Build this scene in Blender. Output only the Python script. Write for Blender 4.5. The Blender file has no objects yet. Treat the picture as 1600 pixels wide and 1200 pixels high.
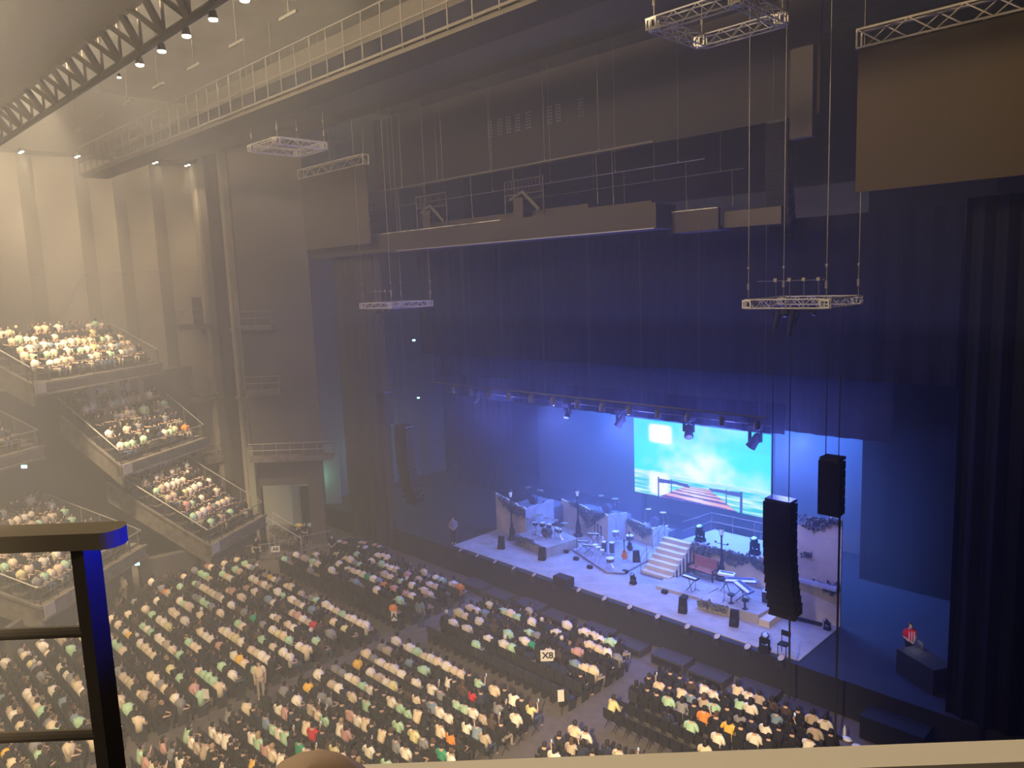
import bpy, bmesh, math, random
import numpy as np
from mathutils import Vector, Matrix, Quaternion
rnd = random.Random(7)
SC = bpy.context.scene
COL = SC.collection
PI = math.pi

# ---------------------------------------------------------------- camera
EYE = Vector((0, 0, 17.5))
AZ, PITCH, ROLL = math.radians(45.0), math.radians(7.846), math.radians(2.176)
_f = Vector((-math.sin(AZ)*math.cos(PITCH), math.cos(AZ)*math.cos(PITCH), -math.sin(PITCH)))
_r0 = Vector((math.cos(AZ), math.sin(AZ), 0)); _u0 = _r0.cross(_f)
_r = _r0*math.cos(ROLL) - _u0*math.sin(ROLL); _u = _u0*math.cos(ROLL) + _r0*math.sin(ROLL)
cam_d = bpy.data.cameras.new('camera'); cam = bpy.data.objects.new('camera', cam_d); COL.objects.link(cam)
M = Matrix((( _r.x, _u.x, -_f.x), (_r.y, _u.y, -_f.y), (_r.z, _u.z, -_f.z))).to_4x4()
M.translation = EYE; cam.matrix_world = M
cam_d.sensor_width = 36; cam_d.lens = 1182/1600*36; cam_d.clip_start = 0.05; cam_d.clip_end = 400
SC.camera = cam

# ---------------------------------------------------------------- view, world, haze settings
SC.view_settings.view_transform = 'Standard'; SC.view_settings.look = 'None'
SC.view_settings.exposure = 0.0; SC.view_settings.gamma = 1.0; SC.view_settings.use_curve_mapping = False
cy = SC.cycles
cy.max_bounces = 4; cy.diffuse_bounces = 2; cy.glossy_bounces = 1; cy.transmission_bounces = 2
cy.volume_bounces = 0; cy.transparent_max_bounces = 8; cy.caustics_reflective = False; cy.caustics_refractive = False
cy.sample_clamp_indirect = 3.0; cy.sample_clamp_direct = 30.0
wd = bpy.data.worlds.new('world'); SC.world = wd; wd.use_nodes = True
bgn = wd.node_tree.nodes['Background']; bgn.inputs[0].default_value = (1.0, 0.72, 0.45, 1); bgn.inputs[1].default_value = 0.025

WARM = (1.0, 0.78, 0.50); BLUE = (0.10, 0.17, 1.0)
def spot(name, loc, aim, power, col, size, blend=0.6, rad=0.25):
    d = bpy.data.lights.new(name, 'SPOT'); d.energy = power; d.color = col; d.spot_size = math.radians(size)
    d.spot_blend = blend; d.shadow_soft_size = rad
    o = bpy.data.objects.new(name, d); COL.objects.link(o); o.location = loc
    o.rotation_euler = (Vector(aim)-Vector(loc)).to_track_quat('-Z', 'Y').to_euler(); return o
def area(name, loc, aim, power, col, sx, sy):
    d = bpy.data.lights.new(name, 'AREA'); d.energy = power; d.color = col; d.shape = 'RECTANGLE'; d.size = sx; d.size_y = sy
    o = bpy.data.objects.new(name, d); COL.objects.link(o); o.location = loc
    o.rotation_euler = (Vector(aim)-Vector(loc)).to_track_quat('-Z', 'Y').to_euler(); return o
# house lights over the seats, with unseen points added to brighten the haze
def bulb(name, loc, power, col, rad=0.6):
    d = bpy.data.lights.new(name, 'POINT'); d.energy = power; d.color = col; d.shadow_soft_size = rad
    o = bpy.data.objects.new(name, d); COL.objects.link(o); o.location = loc; return o
for (x, y, z, p) in ((-48, 3.5, 27.5, 2200), (-40, 3, 27.5, 2400), (-32, 5, 27.5, 3200), (-24, 4, 26.8, 13000), (-16, 4, 26.3, 8000), (-8, 5.5, 25.5, 1300), (-26, 0.5, 27.5, 2600)):
    bulb('house_light', (x, y, z), p, WARM)
# downlights washing the left wall and the side boxes
for y in (13.0, 16.1, 18.4, 20.9, 23.1):
    spot('wall_wash_light', (-54.3, y, 26.2), (-54.9, y, 10), 2200, WARM, 62, 1.0, 0.1)
for (x, y, ax, ay, az_) in ((-44, 9, -51, 14, 13), (-42, 10, -51, 16, 9), (-40, 12, -48, 19, 4), (-36, 4, -45, 9, 4)):
    spot('box_light', (x, y-3, 30.2), (ax, ay, az_), 48000, WARM, 32, 1.0)
# unseen spots added behind the camera to brighten the crowd
spot('crowd_light', (-1, -5, 21), (-15.5, 20.0, 0), 100000, WARM, 33, 1.0, .4)
spot('crowd_light', (-2, -5, 21), (-29, 10.5, 0), 46000, WARM, 36, 1.0, .4)
# blue stage wash, and unseen blue lights added to colour the haze
for x in (-31, -26, -22.3, -18.4, -15.2):
    spot('blue_stage_wash', (x, 34.4, 9.8), (x-0.3, 35.5, 1.5), 2500, (0.14, 0.24, 1.0), 155, 1.0, .15)
for x in (-31, -26, -21.5, -17, -13.5):  # bare points added near the border to tint the haze blue
    bulb('blue_haze_fill', (x, 29.2, 10.0), 1150, (.13, .17, 1.0), .2)
for x in (-32, -27.5, -23, -18.5):  # floor spots added upstage to throw blue into the haze
    spot('blue_haze_uplight', (x, 39.2, 2.0), (x+1, 28, 6), 1200, BLUE, 110, 1.0, .2)
area('blue_cyc_light', (-24, 39.0, 10.6), (-24, 42, 5), 8600, (.06, .20, 1.0), 18, 0.6)
spot('catwalk_fill_light', (-9, -4, 18.5), (-24, 6.0, 24.5), 6000, WARM, 44, 1.0, .3)  # added out of view to brighten the underside of the lighting catwalk
# white key on the front of the stage
spot('front_key_light', (-28, 3, 28), (-21.5, 30.6, 1.5), 36000, (1.0, 0.85, 0.7), 34, 0.8)

spot('blue_post_fill', (-1.30, .80, 17.02), (-1.64, .42, 16.98), 26, (.02, .03, 1.0), 60, 1.0, .01)  # bodiless spot added to turn the foreground post blue

# ---------------------------------------------------------------- materials
MATS = {}
def mat(name, col, rough=0.8, metal=0.0, emit=None, noise=None, col2=None, bump=0.0, bscale=20.0, spec=0.3):
    """noise: scale of a colour variation between col and col2"""
    if name in MATS: return MATS[name]
    m = bpy.data.materials.new(name); m.use_nodes = True; nt = m.node_tree; b = nt.nodes['Principled BSDF']
    b.inputs['Base Color'].default_value = (*col, 1); b.inputs['Roughness'].default_value = rough
    b.inputs['Metallic'].default_value = metal; b.inputs['Specular IOR Level'].default_value = spec
    if emit: b.inputs['Emission Color'].default_value = (*emit[0], 1); b.inputs['Emission Strength'].default_value = emit[1]
    if noise or bump:
        tc = nt.nodes.new('ShaderNodeTexCoord')
    if noise:
        n = nt.nodes.new('ShaderNodeTexNoise'); n.inputs['Scale'].default_value = noise; n.inputs['Detail'].default_value = 6
        r = nt.nodes.new('ShaderNodeValToRGB'); c2 = col2 or tuple(c*0.6 for c in col)
        r.color_ramp.elements[0].position = 0.35; r.color_ramp.elements[0].color = (*c2, 1)
        r.color_ramp.elements[1].position = 0.65; r.color_ramp.elements[1].color = (*col, 1)
        nt.links.new(tc.outputs['Object'], n.inputs['Vector']); nt.links.new(n.outputs['Fac'], r.inputs[0])
        nt.links.new(r.outputs[0], b.inputs['Base Color'])
    if bump:
        n2 = nt.nodes.new('ShaderNodeTexNoise'); n2.inputs['Scale'].default_value = bscale; n2.inputs['Detail'].default_value = 4
        bp = nt.nodes.new('ShaderNodeBump'); bp.inputs['Strength'].default_value = bump; bp.inputs['Distance'].default_value = 0.05
        nt.links.new(tc.outputs['Object'], n2.inputs['Vector']); nt.links.new(n2.outputs['Fac'], bp.inputs['Height'])
        nt.links.new(bp.outputs[0], b.inputs['Normal'])
    MATS[name] = m; return m
def attr_mat(name, attr='tint', rough=0.85, emit=0.0):
    if name in MATS: return MATS[name]
    m = bpy.data.materials.new(name); m.use_nodes = True; nt = m.node_tree; b = nt.nodes['Principled BSDF']
    a = nt.nodes.new('ShaderNodeAttribute'); a.attribute_name = attr
    b.inputs['Roughness'].default_value = rough; b.inputs['Specular IOR Level'].default_value = 0.2
    if emit:
        b.inputs['Base Color'].default_value = (0.01, 0.01, 0.01, 1)
        nt.links.new(a.outputs['Color'], b.inputs['Emission Color']); b.inputs['Emission Strength'].default_value = emit
    else: nt.links.new(a.outputs['Color'], b.inputs['Base Color'])
    MATS[name] = m; return m

# ---------------------------------------------------------------- mesh helpers
class MB:
    def __init__(s): s.v = []; s.f = []; s.m = []
    def add(s, vs, fs, mi=0):
        o = len(s.v); s.v += [tuple(v) for v in vs]; s.f += [tuple(i+o for i in f) for f in fs]; s.m += [mi]*len(fs)
        return s
    def box(s, a, b, mi=0, rz=0.0, piv=None):
        (x0, y0, z0), (x1, y1, z1) = a, b
        vs = [(x0,y0,z0),(x1,y0,z0),(x1,y1,z0),(x0,y1,z0),(x0,y0,z1),(x1,y0,z1),(x1,y1,z1),(x0,y1,z1)]
        if rz:
            p = piv or ((x0+x1)/2, (y0+y1)/2); c, q = math.cos(rz), math.sin(rz)
            vs = [(p[0]+(x-p[0])*c-(y-p[1])*q, p[1]+(x-p[0])*q+(y-p[1])*c, z) for x, y, z in vs]
        return s.add(vs, [(0,3,2,1),(4,5,6,7),(0,1,5,4),(1,2,6,5),(2,3,7,6),(3,0,4,7)], mi)
    def beam(s, p, q, w, h=None, mi=0, up=(0,0,1)):
        """rectangular bar from p to q, w wide and h high"""
        h = h or w; p, q = Vector(p), Vector(q); d = (q-p).normalized(); up = Vector(up)
        if abs(d.dot(up)) > 0.98: up = Vector((1,0,0))
        a = d.cross(up).normalized()*(w/2); b = a.cross(d).normalized()*(h/2)
        vs = [p-a-b, p+a-b, p+a+b, p-a+b, q-a-b, q+a-b, q+a+b, q-a+b]
        return s.add(vs, [(0,3,2,1),(4,5,6,7),(0,1,5,4),(1,2,6,5),(2,3,7,6),(3,0,4,7)], mi)
    def tube(s, pts, r, n=8, mi=0, cap=True):
        pts = [Vector(p) for p in pts]; rs = r if isinstance(r, (list, tuple)) else [r]*len(pts)
        vs = []; fs = []
        for i, p in enumerate(pts):
            d = (pts[min(i+1, len(pts)-1)]-pts[max(i-1, 0)]).normalized()
            up = Vector((0,0,1)) if abs(d.z) < 0.95 else Vector((1,0,0))
            a = d.cross(up).normalized(); b = d.cross(a).normalized()
            for k in range(n):
                t = 2*PI*k/n; vs.append(p + (a*math.cos(t)+b*math.sin(t))*rs[i])
        for i in range(len(pts)-1):
            for k in range(n):
                k2 = (k+1) % n; fs.append((i*n+k, i*n+k2, (i+1)*n+k2, (i+1)*n+k))
        if cap: fs.append(tuple(range(n))[::-1]); fs.append(tuple(range((len(pts)-1)*n, len(pts)*n)))
        return s.add(vs, fs, mi)
    def lathe(s, prof, c=(0,0,0), n=12, mi=0, ax='z'):
        vs = []; fs = []
        for (r, z) in prof:
            for k in range(n):
                t = 2*PI*k/n; x, y = r*math.cos(t), r*math.sin(t)
                if ax == 'z': vs.append((c[0]+x, c[1]+y, c[2]+z))
                elif ax == 'y': vs.append((c[0]+x, c[1]+z, c[2]+y))
                else: vs.append((c[0]+z, c[1]+x, c[2]+y))
        m = len(prof)
        for i in range(m-1):
            for k in range(n):
                k2 = (k+1) % n; fs.append((i*n+k, i*n+k2, (i+1)*n+k2, (i+1)*n+k))
        fs.append(tuple(range(n))[::-1]); fs.append(tuple(range((m-1)*n, m*n)))
        return s.add(vs, fs, mi)
    def ball(s, c, r, n=10, mi=0, sc=(1,1,1)):
        k = max(4, n//2); return s.ball_(c, r, n, k, mi, sc)
    def ball_(s, c, r, n, m, mi, sc):
        vs = []; fs = []
        for i in range(m+1):
            ph = PI*i/m
            for k in range(n):
                t = 2*PI*k/n
                vs.append((c[0]+r*sc[0]*math.sin(ph)*math.cos(t), c[1]+r*sc[1]*math.sin(ph)*math.sin(t), c[2]+r*sc[2]*math.cos(ph)))
        for i in range(m):
            for k in range(n):
                k2 = (k+1) % n; fs.append((i*n+k, (i+1)*n+k, (i+1)*n+k2, i*n+k2))
        return s.add(vs, fs, mi)
    def prism(s, poly, z0, z1, mi=0):
        n = len(poly); vs = [(x, y, z0) for x, y in poly]+[(x, y, z1) for x, y in poly]
        return s.add(vs, [tuple(range(n))[::-1], tuple(range(n, 2*n))]+[(i, (i+1) % n, n+(i+1) % n, n+i) for i in range(n)], mi)
    def build(s, name, mats, parent=None, smooth=False, loc=None, rz=0.0):
        me = bpy.data.meshes.new(name); me.from_pydata([tuple(v) for v in s.v], [], s.f); me.validate(); me.update()
        if not isinstance(mats, (list, tuple)): mats = [mats]
        for m in mats: me.materials.append(m)
        if len(mats) > 1:
            for p, mi in zip(me.polygons, s.m): p.material_index = mi
        bm = bmesh.new(); bm.from_mesh(me); bmesh.ops.recalc_face_normals(bm, faces=bm.faces); bm.to_mesh(me); bm.free()
        if smooth: me.shade_smooth()
        o = bpy.data.objects.new(name, me); COL.objects.link(o)
        if parent: o.parent = parent
        if loc: o.location = loc
        if rz: o.rotation_euler = (0, 0, rz)
        return o
def tag(o, label, cat, group=None, kind=None):
    if label: o['label'] = label
    if cat: o['category'] = cat
    if group: o['group'] = group
    if kind: o['kind'] = kind
    return o
def struct(o, label=None):
    o['kind'] = 'structure'
    if label: o['label'] = label
    return o
def thing(name, label, cat, loc=(0,0,0), rz=0.0, group=None):
    o = bpy.data.objects.new(name, None); o.empty_display_size = 0.2; COL.objects.link(o)
    o.location = loc; o.rotation_euler = (0, 0, rz); return tag(o, label, cat, group)
ORD = ['first', 'second', 'third', 'fourth', 'fifth', 'sixth', 'seventh', 'eighth', 'ninth', 'tenth', 'eleventh', 'twelfth', 'thirteenth', 'fourteenth', 'fifteenth', 'sixteenth', 'seventeenth', 'eighteenth', 'nineteenth', 'twentieth', 'twenty-first', 'twenty-second', 'twenty-third', 'twenty-fourth', 'twenty-fifth', 'twenty-sixth', 'twenty-seventh', 'twenty-eighth', 'twenty-ninth']
def dup(root, loc, rz=None, label=None, group=None):
    r = root.copy(); COL.objects.link(r); r.location = loc
    if rz is not None: r.rotation_euler = (0, 0, rz)
    if label: r['label'] = label
    if group: r['group'] = group
    for ch in list(root.children):
        c = ch.copy(); COL.objects.link(c); c.parent = r
        for g in ch.children:
            d = g.copy(); COL.objects.link(d); d.parent = c
    return r
def many(name, shapes, m, parent):
    """one part object for every MB in shapes"""
    for b in shapes: b.build(name, m, parent)
# ---------------------------------------------------------------- large structure
m_floor = mat('dark carpet floor', (0.125, 0.105, 0.088), 0.9, noise=3.0, col2=(0.10, 0.085, 0.072))
m_wall = mat('beige ribbed wall', (0.34, 0.295, 0.235), 0.9, noise=0.4, col2=(0.30, 0.26, 0.21))
m_dwall = mat('dark brown wall panel', (0.10, 0.085, 0.07), 0.85, noise=0.5, col2=(0.08, 0.068, 0.056))
m_trim = mat('brown steel trim', (0.20, 0.17, 0.14), 0.6, noise=2.0)
m_black = mat('matt black', (0.012, 0.012, 0.013), 0.8)
m_blk2 = mat('satin black', (0.03, 0.03, 0.033), 0.45)
m_drape = mat('black drape cloth', (0.009, 0.009, 0.010), 0.95, spec=0.05)
m_bdrape = mat('dark grey backcloth', (0.09, 0.09, 0.09), 0.95, spec=.05)
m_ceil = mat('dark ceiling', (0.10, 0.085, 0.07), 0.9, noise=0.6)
m_alu = mat('aluminium truss', (0.62, 0.58, 0.52), 0.45, 0.3)
m_steel = mat('grey steel tube', (0.26, 0.235, 0.2), 0.5, 0.2)
m_cable = mat('thin grey cable', (0.12, 0.112, 0.10), 0.6)
m_dim = mat('dim painted steel', (0.085, 0.075, 0.065), 0.6)
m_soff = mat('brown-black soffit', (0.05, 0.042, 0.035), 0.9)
m_lamp = mat('lit lamp glass', (1, 1, 1), 0.5, emit=((1.0, 0.85, 0.65), 60))
m_exit = mat('green exit light', (0.2, 0.9, 0.7), 0.5, emit=((0.35, 1.0, 0.8), 6))
m_skin = mat('skin', (0.55, 0.36, 0.25), 0.7)
m_hair = mat('dark hair', (0.016, 0.012, 0.010), 0.6)

struct(MB().box((-62, -8, -0.3), (14, 48, 0)).build('floor', m_floor))
# ceiling: upper slab and the lower soffit towards the stage
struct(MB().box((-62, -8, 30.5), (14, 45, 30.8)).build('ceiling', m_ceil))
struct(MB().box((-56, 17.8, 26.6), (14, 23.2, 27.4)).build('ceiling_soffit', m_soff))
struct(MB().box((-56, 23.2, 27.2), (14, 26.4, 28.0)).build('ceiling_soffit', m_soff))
# left wall, ribbed: shallow saw-tooth pleats in plan
ys = [-8, 10.4, 13.0, 14.1, 16.2, 17.3, 18.5, 19.6, 21.0, 22.2, 24.3]
pl = [(-56.0 - (0.9 if i % 2 else 0.0), y) for i, y in enumerate(ys)]
struct(MB().prism(pl + [(-58.5, ys[-1]), (-58.5, ys[0])], 0, 30.5).box((-56.02, 13.1, 19.0), (-55.97, 24.2, 19.06)).build('wall_left', m_wall))
# head beam over the wall-wash lamps
struct(MB().box((-56.4, 8, 26.5), (-54.6, 24.6, 30.5)).build('ceiling_beam', m_dwall))
# dark wall behind the side boxes
wl = [(-54.9, 22.2), (-52.4, 12.2), (-51.0, 9), (-46.5, 3), (-45, -6)]
struct(MB().prism(wl + [(-45.6, -6), (-47.1, 3), (-51.6, 9), (-53.0, 12.4), (-55.5, 22.4)], 0, 12.2).build('wall_lower_left', m_dwall))
# corner between side wall and stage: pilasters and the diagonal wall with its doorway
for (px_, py_, w_) in ((-55.2, 23.9, .28), (-54.2, 24.4, 0.55), (-53.0, 24.9, .25)):
    mb = MB().box((px_-w_, py_-w_, 0), (px_+w_, py_+w_, 29)); mb.box((px_-w_-.12, py_-w_-.12, 14.6), (px_+w_+.12, py_+w_+.12, 14.75))
    mb.box((px_-w_-.12, py_-w_-.12, 9.6), (px_+w_+.12, py_+w_+.12, 9.75))
    for k in (-0.5, 0.5): mb.box((px_+w_, py_+k*w_-.03, 5), (px_+w_+.05, py_+k*w_+.03, 27))
    o = mb.build('pilaster', m_wall if w_ < .5 else m_dwall); struct(o)
def diag(s, n=0.0):   # point on the diagonal wall: s metres from the pillar by the drape, n metres out of it
    return (-44.9 - s*0.7071 + n*0.7071, 26.3 - s*0.7071 - n*0.7071)
def diag_poly(s0, s1, n0, n1): return [diag(s0, n0), diag(s1, n0), diag(s1, n1), diag(s0, n1)]
mb = MB()
mb.prism(diag_poly(-0.1, 4.6, -0.4, 0), 6.0, 29)         # wall above the ledge
mb.prism(diag_poly(0.0, 1.0, -0.4, 0.15), 0, 5.9)        # pillar by the drape
mb.prism(diag_poly(0.9, 4.5, -0.4, 0), 4.2, 6.0)         # lintel
mb.prism(diag_poly(4.3, 4.6, -0.4, 0), 0, 6.0)
struct(mb.build('wall_diagonal', m_dwall))
struct(MB().prism(diag_poly(-0.1, 6.6, -4.6, -4.4), 0, 6).build('wall_lobby', mat('pale lobby wall', (0.25, 0.25, 0.2), .9)))
struct(MB().prism(diag_poly(1.7, 2.9, -4.4, -4.33), 0, 2.9).build('door_1', m_black))
def ledge(name, s0, s1, z, label):
    t = thing(name, label, 'ledge', (*diag((s0+s1)/2), z)); L = Vector(t.location)
    def P(s, n, zz): a = diag(s, n); return Vector((a[0], a[1], zz)) - L
    mb = MB(); pr = [tuple((Vector((*p, 0))-L).xy) for p in diag_poly(s0, s1, 0.0, 0.8)]
    mb.prism(pr, -0.35, 0.0); mb.build('slab', m_trim, t)
    for h in (0.45, 0.9): MB().tube([P(s0, .75, z+h), P(s1, .75, z+h)], 0.035, 6).build('rail_bar', m_steel, t)
    n = max(2, int((s1-s0)/0.9))
    for k in range(n+1): MB().tube([P(s0+(s1-s0)*k/n, .75, z), P(s0+(s1-s0)*k/n, .75, z+.9)], 0.025, 6).build('rail_post', m_steel, t)
ledge('technical_ledge', -0.9, 4.6, 6.35, 'long railed technical ledge above the floor-level doorway')
ledge('technical_ledge', 2.2, 4.5, 10.9, 'short railed technical ledge halfway up the diagonal wall')
ledge('technical_ledge', 2.4, 4.5, 15.2, 'topmost short technical ledge on the diagonal wall')
def wledge(z, y0, y1, label, cab):
    t = thing('wall_balcony', label, 'balcony', (-56.0, (y0+y1)/2, z))
    h = (y1-y0)/2
    MB().box((0, -h, -0.4), (1.2, h, 0)).build('slab', m_trim, t)
    mb = MB()
    for q in (0.5, 1.0): mb.tube([(0, -h, q), (1.15, -h, q), (1.15, h, q)], 0.03, 6)
    for k in range(4): mb.tube([(1.15, -h+2*h*k/3, 0), (1.15, -h+2*h*k/3, 1.0)], 0.025, 6)
    mb.build('railing', m_steel, t)
    if cab: MB().box((0.1, 0.1, 0), (0.5, 0.8, 1.9)).build('door', m_dwall, t)
wledge(15.2, 22.0, 23.9, 'upper small railed balcony on the ribbed wall with a grey door', True)
wledge(9.9, 21.9, 23.9, 'middle small railed balcony on the ribbed wall', False)
wledge(5.2, 22.3, 24.0, 'lowest small railed balcony on the ribbed wall', False)

# proscenium drapes: folded cloth
def drape(name, x0, x1, y, z0, z1, label, m=None, amp=0.14, step=0.14):
    n = int((x1-x0)/step); vs = []; fs = []
    for i in range(n+1):
        x = x0+(x1-x0)*i/n; o = amp*math.sin(i*1.25)+amp*0.7*math.sin(i*0.37+1)
        for z in (z0, z1): vs.append((x, y+o, z))
    for i in range(n): fs.append((2*i, 2*i+2, 2*i+3, 2*i+1))
    k = len(vs)
    vs += [(x, yy+0.06, z) for x, yy, z in vs]
    fs += [tuple(j+k for j in f)[::-1] for f in fs[:n]]
    fs += [(0, 1, k+1, k), (2*n, 2*n+1, k+2*n+1, k+2*n)]
    fs += [(2*i+1, 2*i+3, k+2*i+3, k+2*i+1) for i in range(n)] + [(2*i, k+2*i, k+2*i+2, 2*i+2) for i in range(n)]
    o = MB().add(vs, fs).build(name, m or m_drape); tag(o, label, 'curtain'); return o
drape('curtain', -45.2, -39.9, 28.35, 0.0, 19.6, 'tall dark pleated drape left of the stage, beside the doorway', mat('grey drape cloth', (0.05, 0.046, 0.042), .95))
drape('curtain', -7.2, 5, 28.6, 0.0, 19.6, 'tall black drape hiding the right wing of the stage', m_drape)
drape('curtain', -47, -39, 38.9, 1.5, 22, 'black masking drape in the left wing behind the hanging speakers', m_drape)
drape('curtain', -14.0, -8.6, 38.9, 1.5, 22, 'black masking drape in the right wing behind the ruined tower', m_drape, .03, .3)
drape('curtain', -39.5, -13.9, 42.2, 1.5, 22, 'wide backcloth behind the video screen', m_bdrape, 0.015, 0.3)
struct(MB().box((-62, 44.6, 0), (14, 45, 30.5)).build('wall_back', m_drape))
struct(MB().box((-50, 28.8, 0), (-49.6, 44.6, 30.5)).build('wall_stage_left', mat('wing wall', (0.09, 0.12, 0.12), .9)))
struct(MB().box((4, 28.8, 0), (4.4, 44.6, 30.5)).build('wall_stage_right', m_black))
# black border cloth hanging behind the lamp pipe
def border(x0, x1, y, z0, z1, label):
    drape('border_cloth', x0, x1, y, z0, z1, label, m_drape, 0.06, 0.2)
border(-34.6, -14.0, 30.0, 10.62, 11.9, 'long low black border cloth masking the top of the video screen')
border(-36, -11.0, 34.0, 9.9, 13.2, 'second black border cloth further upstage above the video screen')
border(-40, -8, 31.5, 12.9, 19.6, 'deep black border filling the opening under the lighting bridge')

# lighting bridge fascia above the stage opening
t = thing('lighting_bridge', 'long brown lighting bridge fascia spanning above the stage opening', 'lighting bridge', (-32, 27, 19.4))
mf = mat('brown bridge cladding', (0.065, 0.054, 0.043), .8, noise=.5, col2=(.055,.045,.036))
MB().box((-14.8, 0, 0), (13.8, 0.15, 1.05)).build('fascia', mf, t)
MB().box((13.65, 0.15, 0), (13.8, 1.5, 1.0)).build('end_panel', m_dwall, t)
MB().box((-14.8, 0.15, 0.0), (13.65, 1.5, 0.12)).build('deck', m_dwall, t)
m_edge = mat('patchy bright edge', (.85, .8, .7), .4, noise=1.1, col2=(.10, .085, .07))  # pale tone broken up by a dark one along the strip
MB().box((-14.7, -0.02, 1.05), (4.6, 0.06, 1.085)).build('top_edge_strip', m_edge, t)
MB().tube([(-4, -0.03, 0.0), (13.7, -0.03, 0.0)], 0.02, 6).build('bottom_pipe', m_alu, t)
MB().box((-2, .9, 1.0), (9.5, 1.0, 1.45)).box((9.5, .9, 1.0), (13, 1.0, 1.25)).build('rear_panel', mf, t)
t = thing('lighting_bridge', 'short right-hand section of brown bridge, set back beside the long one', 'lighting bridge', (-16.8, 28, 19.2))
MB().box((-1.3, 0, 0), (0.9, 0.15, 0.85)).build('fascia', mf, t)
MB().box((0.9, 0.3, 0.05), (3.4, 0.45, 0.7)).build('rear_fascia', m_dwall, t)
MB().box((-1.3, .15, 0), (.9, 1.2, .1)).build('deck', m_dwall, t)
MB().box((-1.3, -.02, .85), (.85, .05, .885)).build('top_edge_strip', MATS['patchy bright edge'], t)
def access(x, label):
    t = thing('access_frame', label, 'access frame', (x, 27.5, 20.45)); mb = MB()
    for sx in (-1.3, 1.3): mb.tube([(sx, 0, 0), (sx, 0, 1.9)], 0.03, 6)
    for z in (0.02, 1.2, 1.88): mb.tube([(-1.3, 0, z), (1.3, 0, z)], 0.03, 6)
    for k in range(12): mb.tube([(-1.3+2.6*k/11, 0, 1.2), (-1.3+2.6*k/11, 0, 1.88)], 0.012, 4)
    mb.build('rail_frame', m_dim, t)
    mb = MB(); mb.beam((0.0, -.1, 1.3), (1.1, -.1, 0.35), 0.06, 0.16); mb.beam((-.9, -.1, .95), (0.06, -.1, 1.3), 0.05, 0.10); mb.build('stair_flight', m_dim, t)
    MB().box((-0.45, -.3, -0.1), (0.2, -.25, 1.0)).build('panel', mf, t)
access(-40.3, 'leftmost railed access frame with stair on the lighting bridge')
access(-33.3, 'middle railed access frame with stair on the lighting bridge')
access(-26.2, 'tallest railed access frame, nearest the middle of the bridge')

# side projection panels under their trusses
def side_panel(x0, x1, label, col):
    o = MB().box((x0, 26.0, 19.9), (x1, 26.1, 24.41)).build('projection_panel', mat('panel cloth '+label[:4], col, .9)); tag(o, label, 'panel')
side_panel(-44.4, -37.2, 'tan blank projection panel hanging left of the bridge', (.075, .062, .045))
side_panel(-9.8, -1.5, 'dark tan blank projection panel hanging at the right of the hall', (.068, .049, .027))
def truss(mb, p, q, w=0.5, h=0.5, cell=0.5, r=0.025, diag=True):
    """box truss chord frame from p to q"""
    p, q = Vector(p), Vector(q); d = q-p; L = d.length; d.normalize(); s = d.cross(Vector((0,0,1))).normalized()
    off = [s*(w/2)+Vector((0,0,h/2)), -s*(w/2)+Vector((0,0,h/2)), -s*(w/2)-Vector((0,0,h/2)), s*(w/2)-Vector((0,0,h/2))]
    for o in off: mb.tube([p+o, q+o], r, 6)
    n = max(1, round(L/cell))
    for i in range(n+1):
        c = p+d*(L*i/n)
        if i in (0, n):
            for k in range(4): mb.beam(c+off[k], c+off[(k+1) % 4], r*1.6)
        if i < n:
            c2 = p+d*(L*(i+1)/n)
            for k in range(4):
                a, b = off[k], off[(k+1) % 4]
                if (i+k) % 2: a, b = b, a
                mb.tube([c+a, c2+b], r*0.6, 4, cap=False)
    return mb
for (x0, x1, lab) in ((-44.4, -37.2, 'aluminium truss carrying the left projection panel'), (-9.8, -1.5, 'aluminium truss carrying the right projection panel')):
    o = truss(MB(), (x0, 26.05, 24.65), (x1, 26.05, 24.65), 0.4, 0.55, 0.75, .035).build('panel_truss', mat('dull truss', (.5, .44, .36), .6)); tag(o, lab, 'truss')

# square trusses: upper rings and the two speaker trusses
def ring(name, cx, cy, z, s, h, label, cell=0.4, wires=True, group=None, lug=True):
    t = thing(name, label, 'truss', (cx, cy, z), group=group); a = s/2
    for (p, q) in (((-a,-a), (a,-a)), ((a,-a), (a,a)), ((a,a), (-a,a)), ((-a,a), (-a,-a))):
        mb = truss(MB(), (*p, 0), (*q, 0), h, h, cell, 0.022); mb.build('truss_side', m_alu, t)
    for sx in (-a, a):
        for sy in (-a, a): mb = MB(); mb.box((sx-h*.55, sy-h*.55, -h*.5), (sx-h*.4, sy-h*.4, h*.5)); mb.box((sx+h*.4, sy-h*.55, -h*.5), (sx+h*.55, sy-h*.4, h*.5)); mb.box((sx-h*.55, sy-h*.57, -h*.5), (sx+h*.55, sy-h*.53, -h*.3)); mb.box((sx-h*.55, sy-h*.57, h*.3), (sx+h*.55, sy-h*.53, h*.5)); mb.build('corner_block', m_alu, t)
    if wires:
        for sx in (-a, a):
            for sy in (-a, a):
                mb = MB(); mb.tube([(sx, sy, h/2), (sx, sy, 30.5-z)], 0.013, 5); mb.tube([(sx, sy, h/2+.35), (sx, sy, h/2+.6)], 0.05, 6); mb.ball((sx, sy, h/2+1.1), 0.06, 6)
                mb.build('hoist_chain', m_steel, t)
    return t
ring('square_truss', -12.15, 21.4, 24.85, 2.7, 0.34, 'square aluminium truss hanging high at the right')
ring('square_truss', -37.2, 21.2, 24.85, 2.7, 0.34, 'square aluminium truss hanging high near the left panel')
tr_r = ring('speaker_truss', -11.65, 26.4, 16.33, 2.75, 0.30, 'square truss carrying the right-hand hanging speakers', 0.3)
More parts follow.
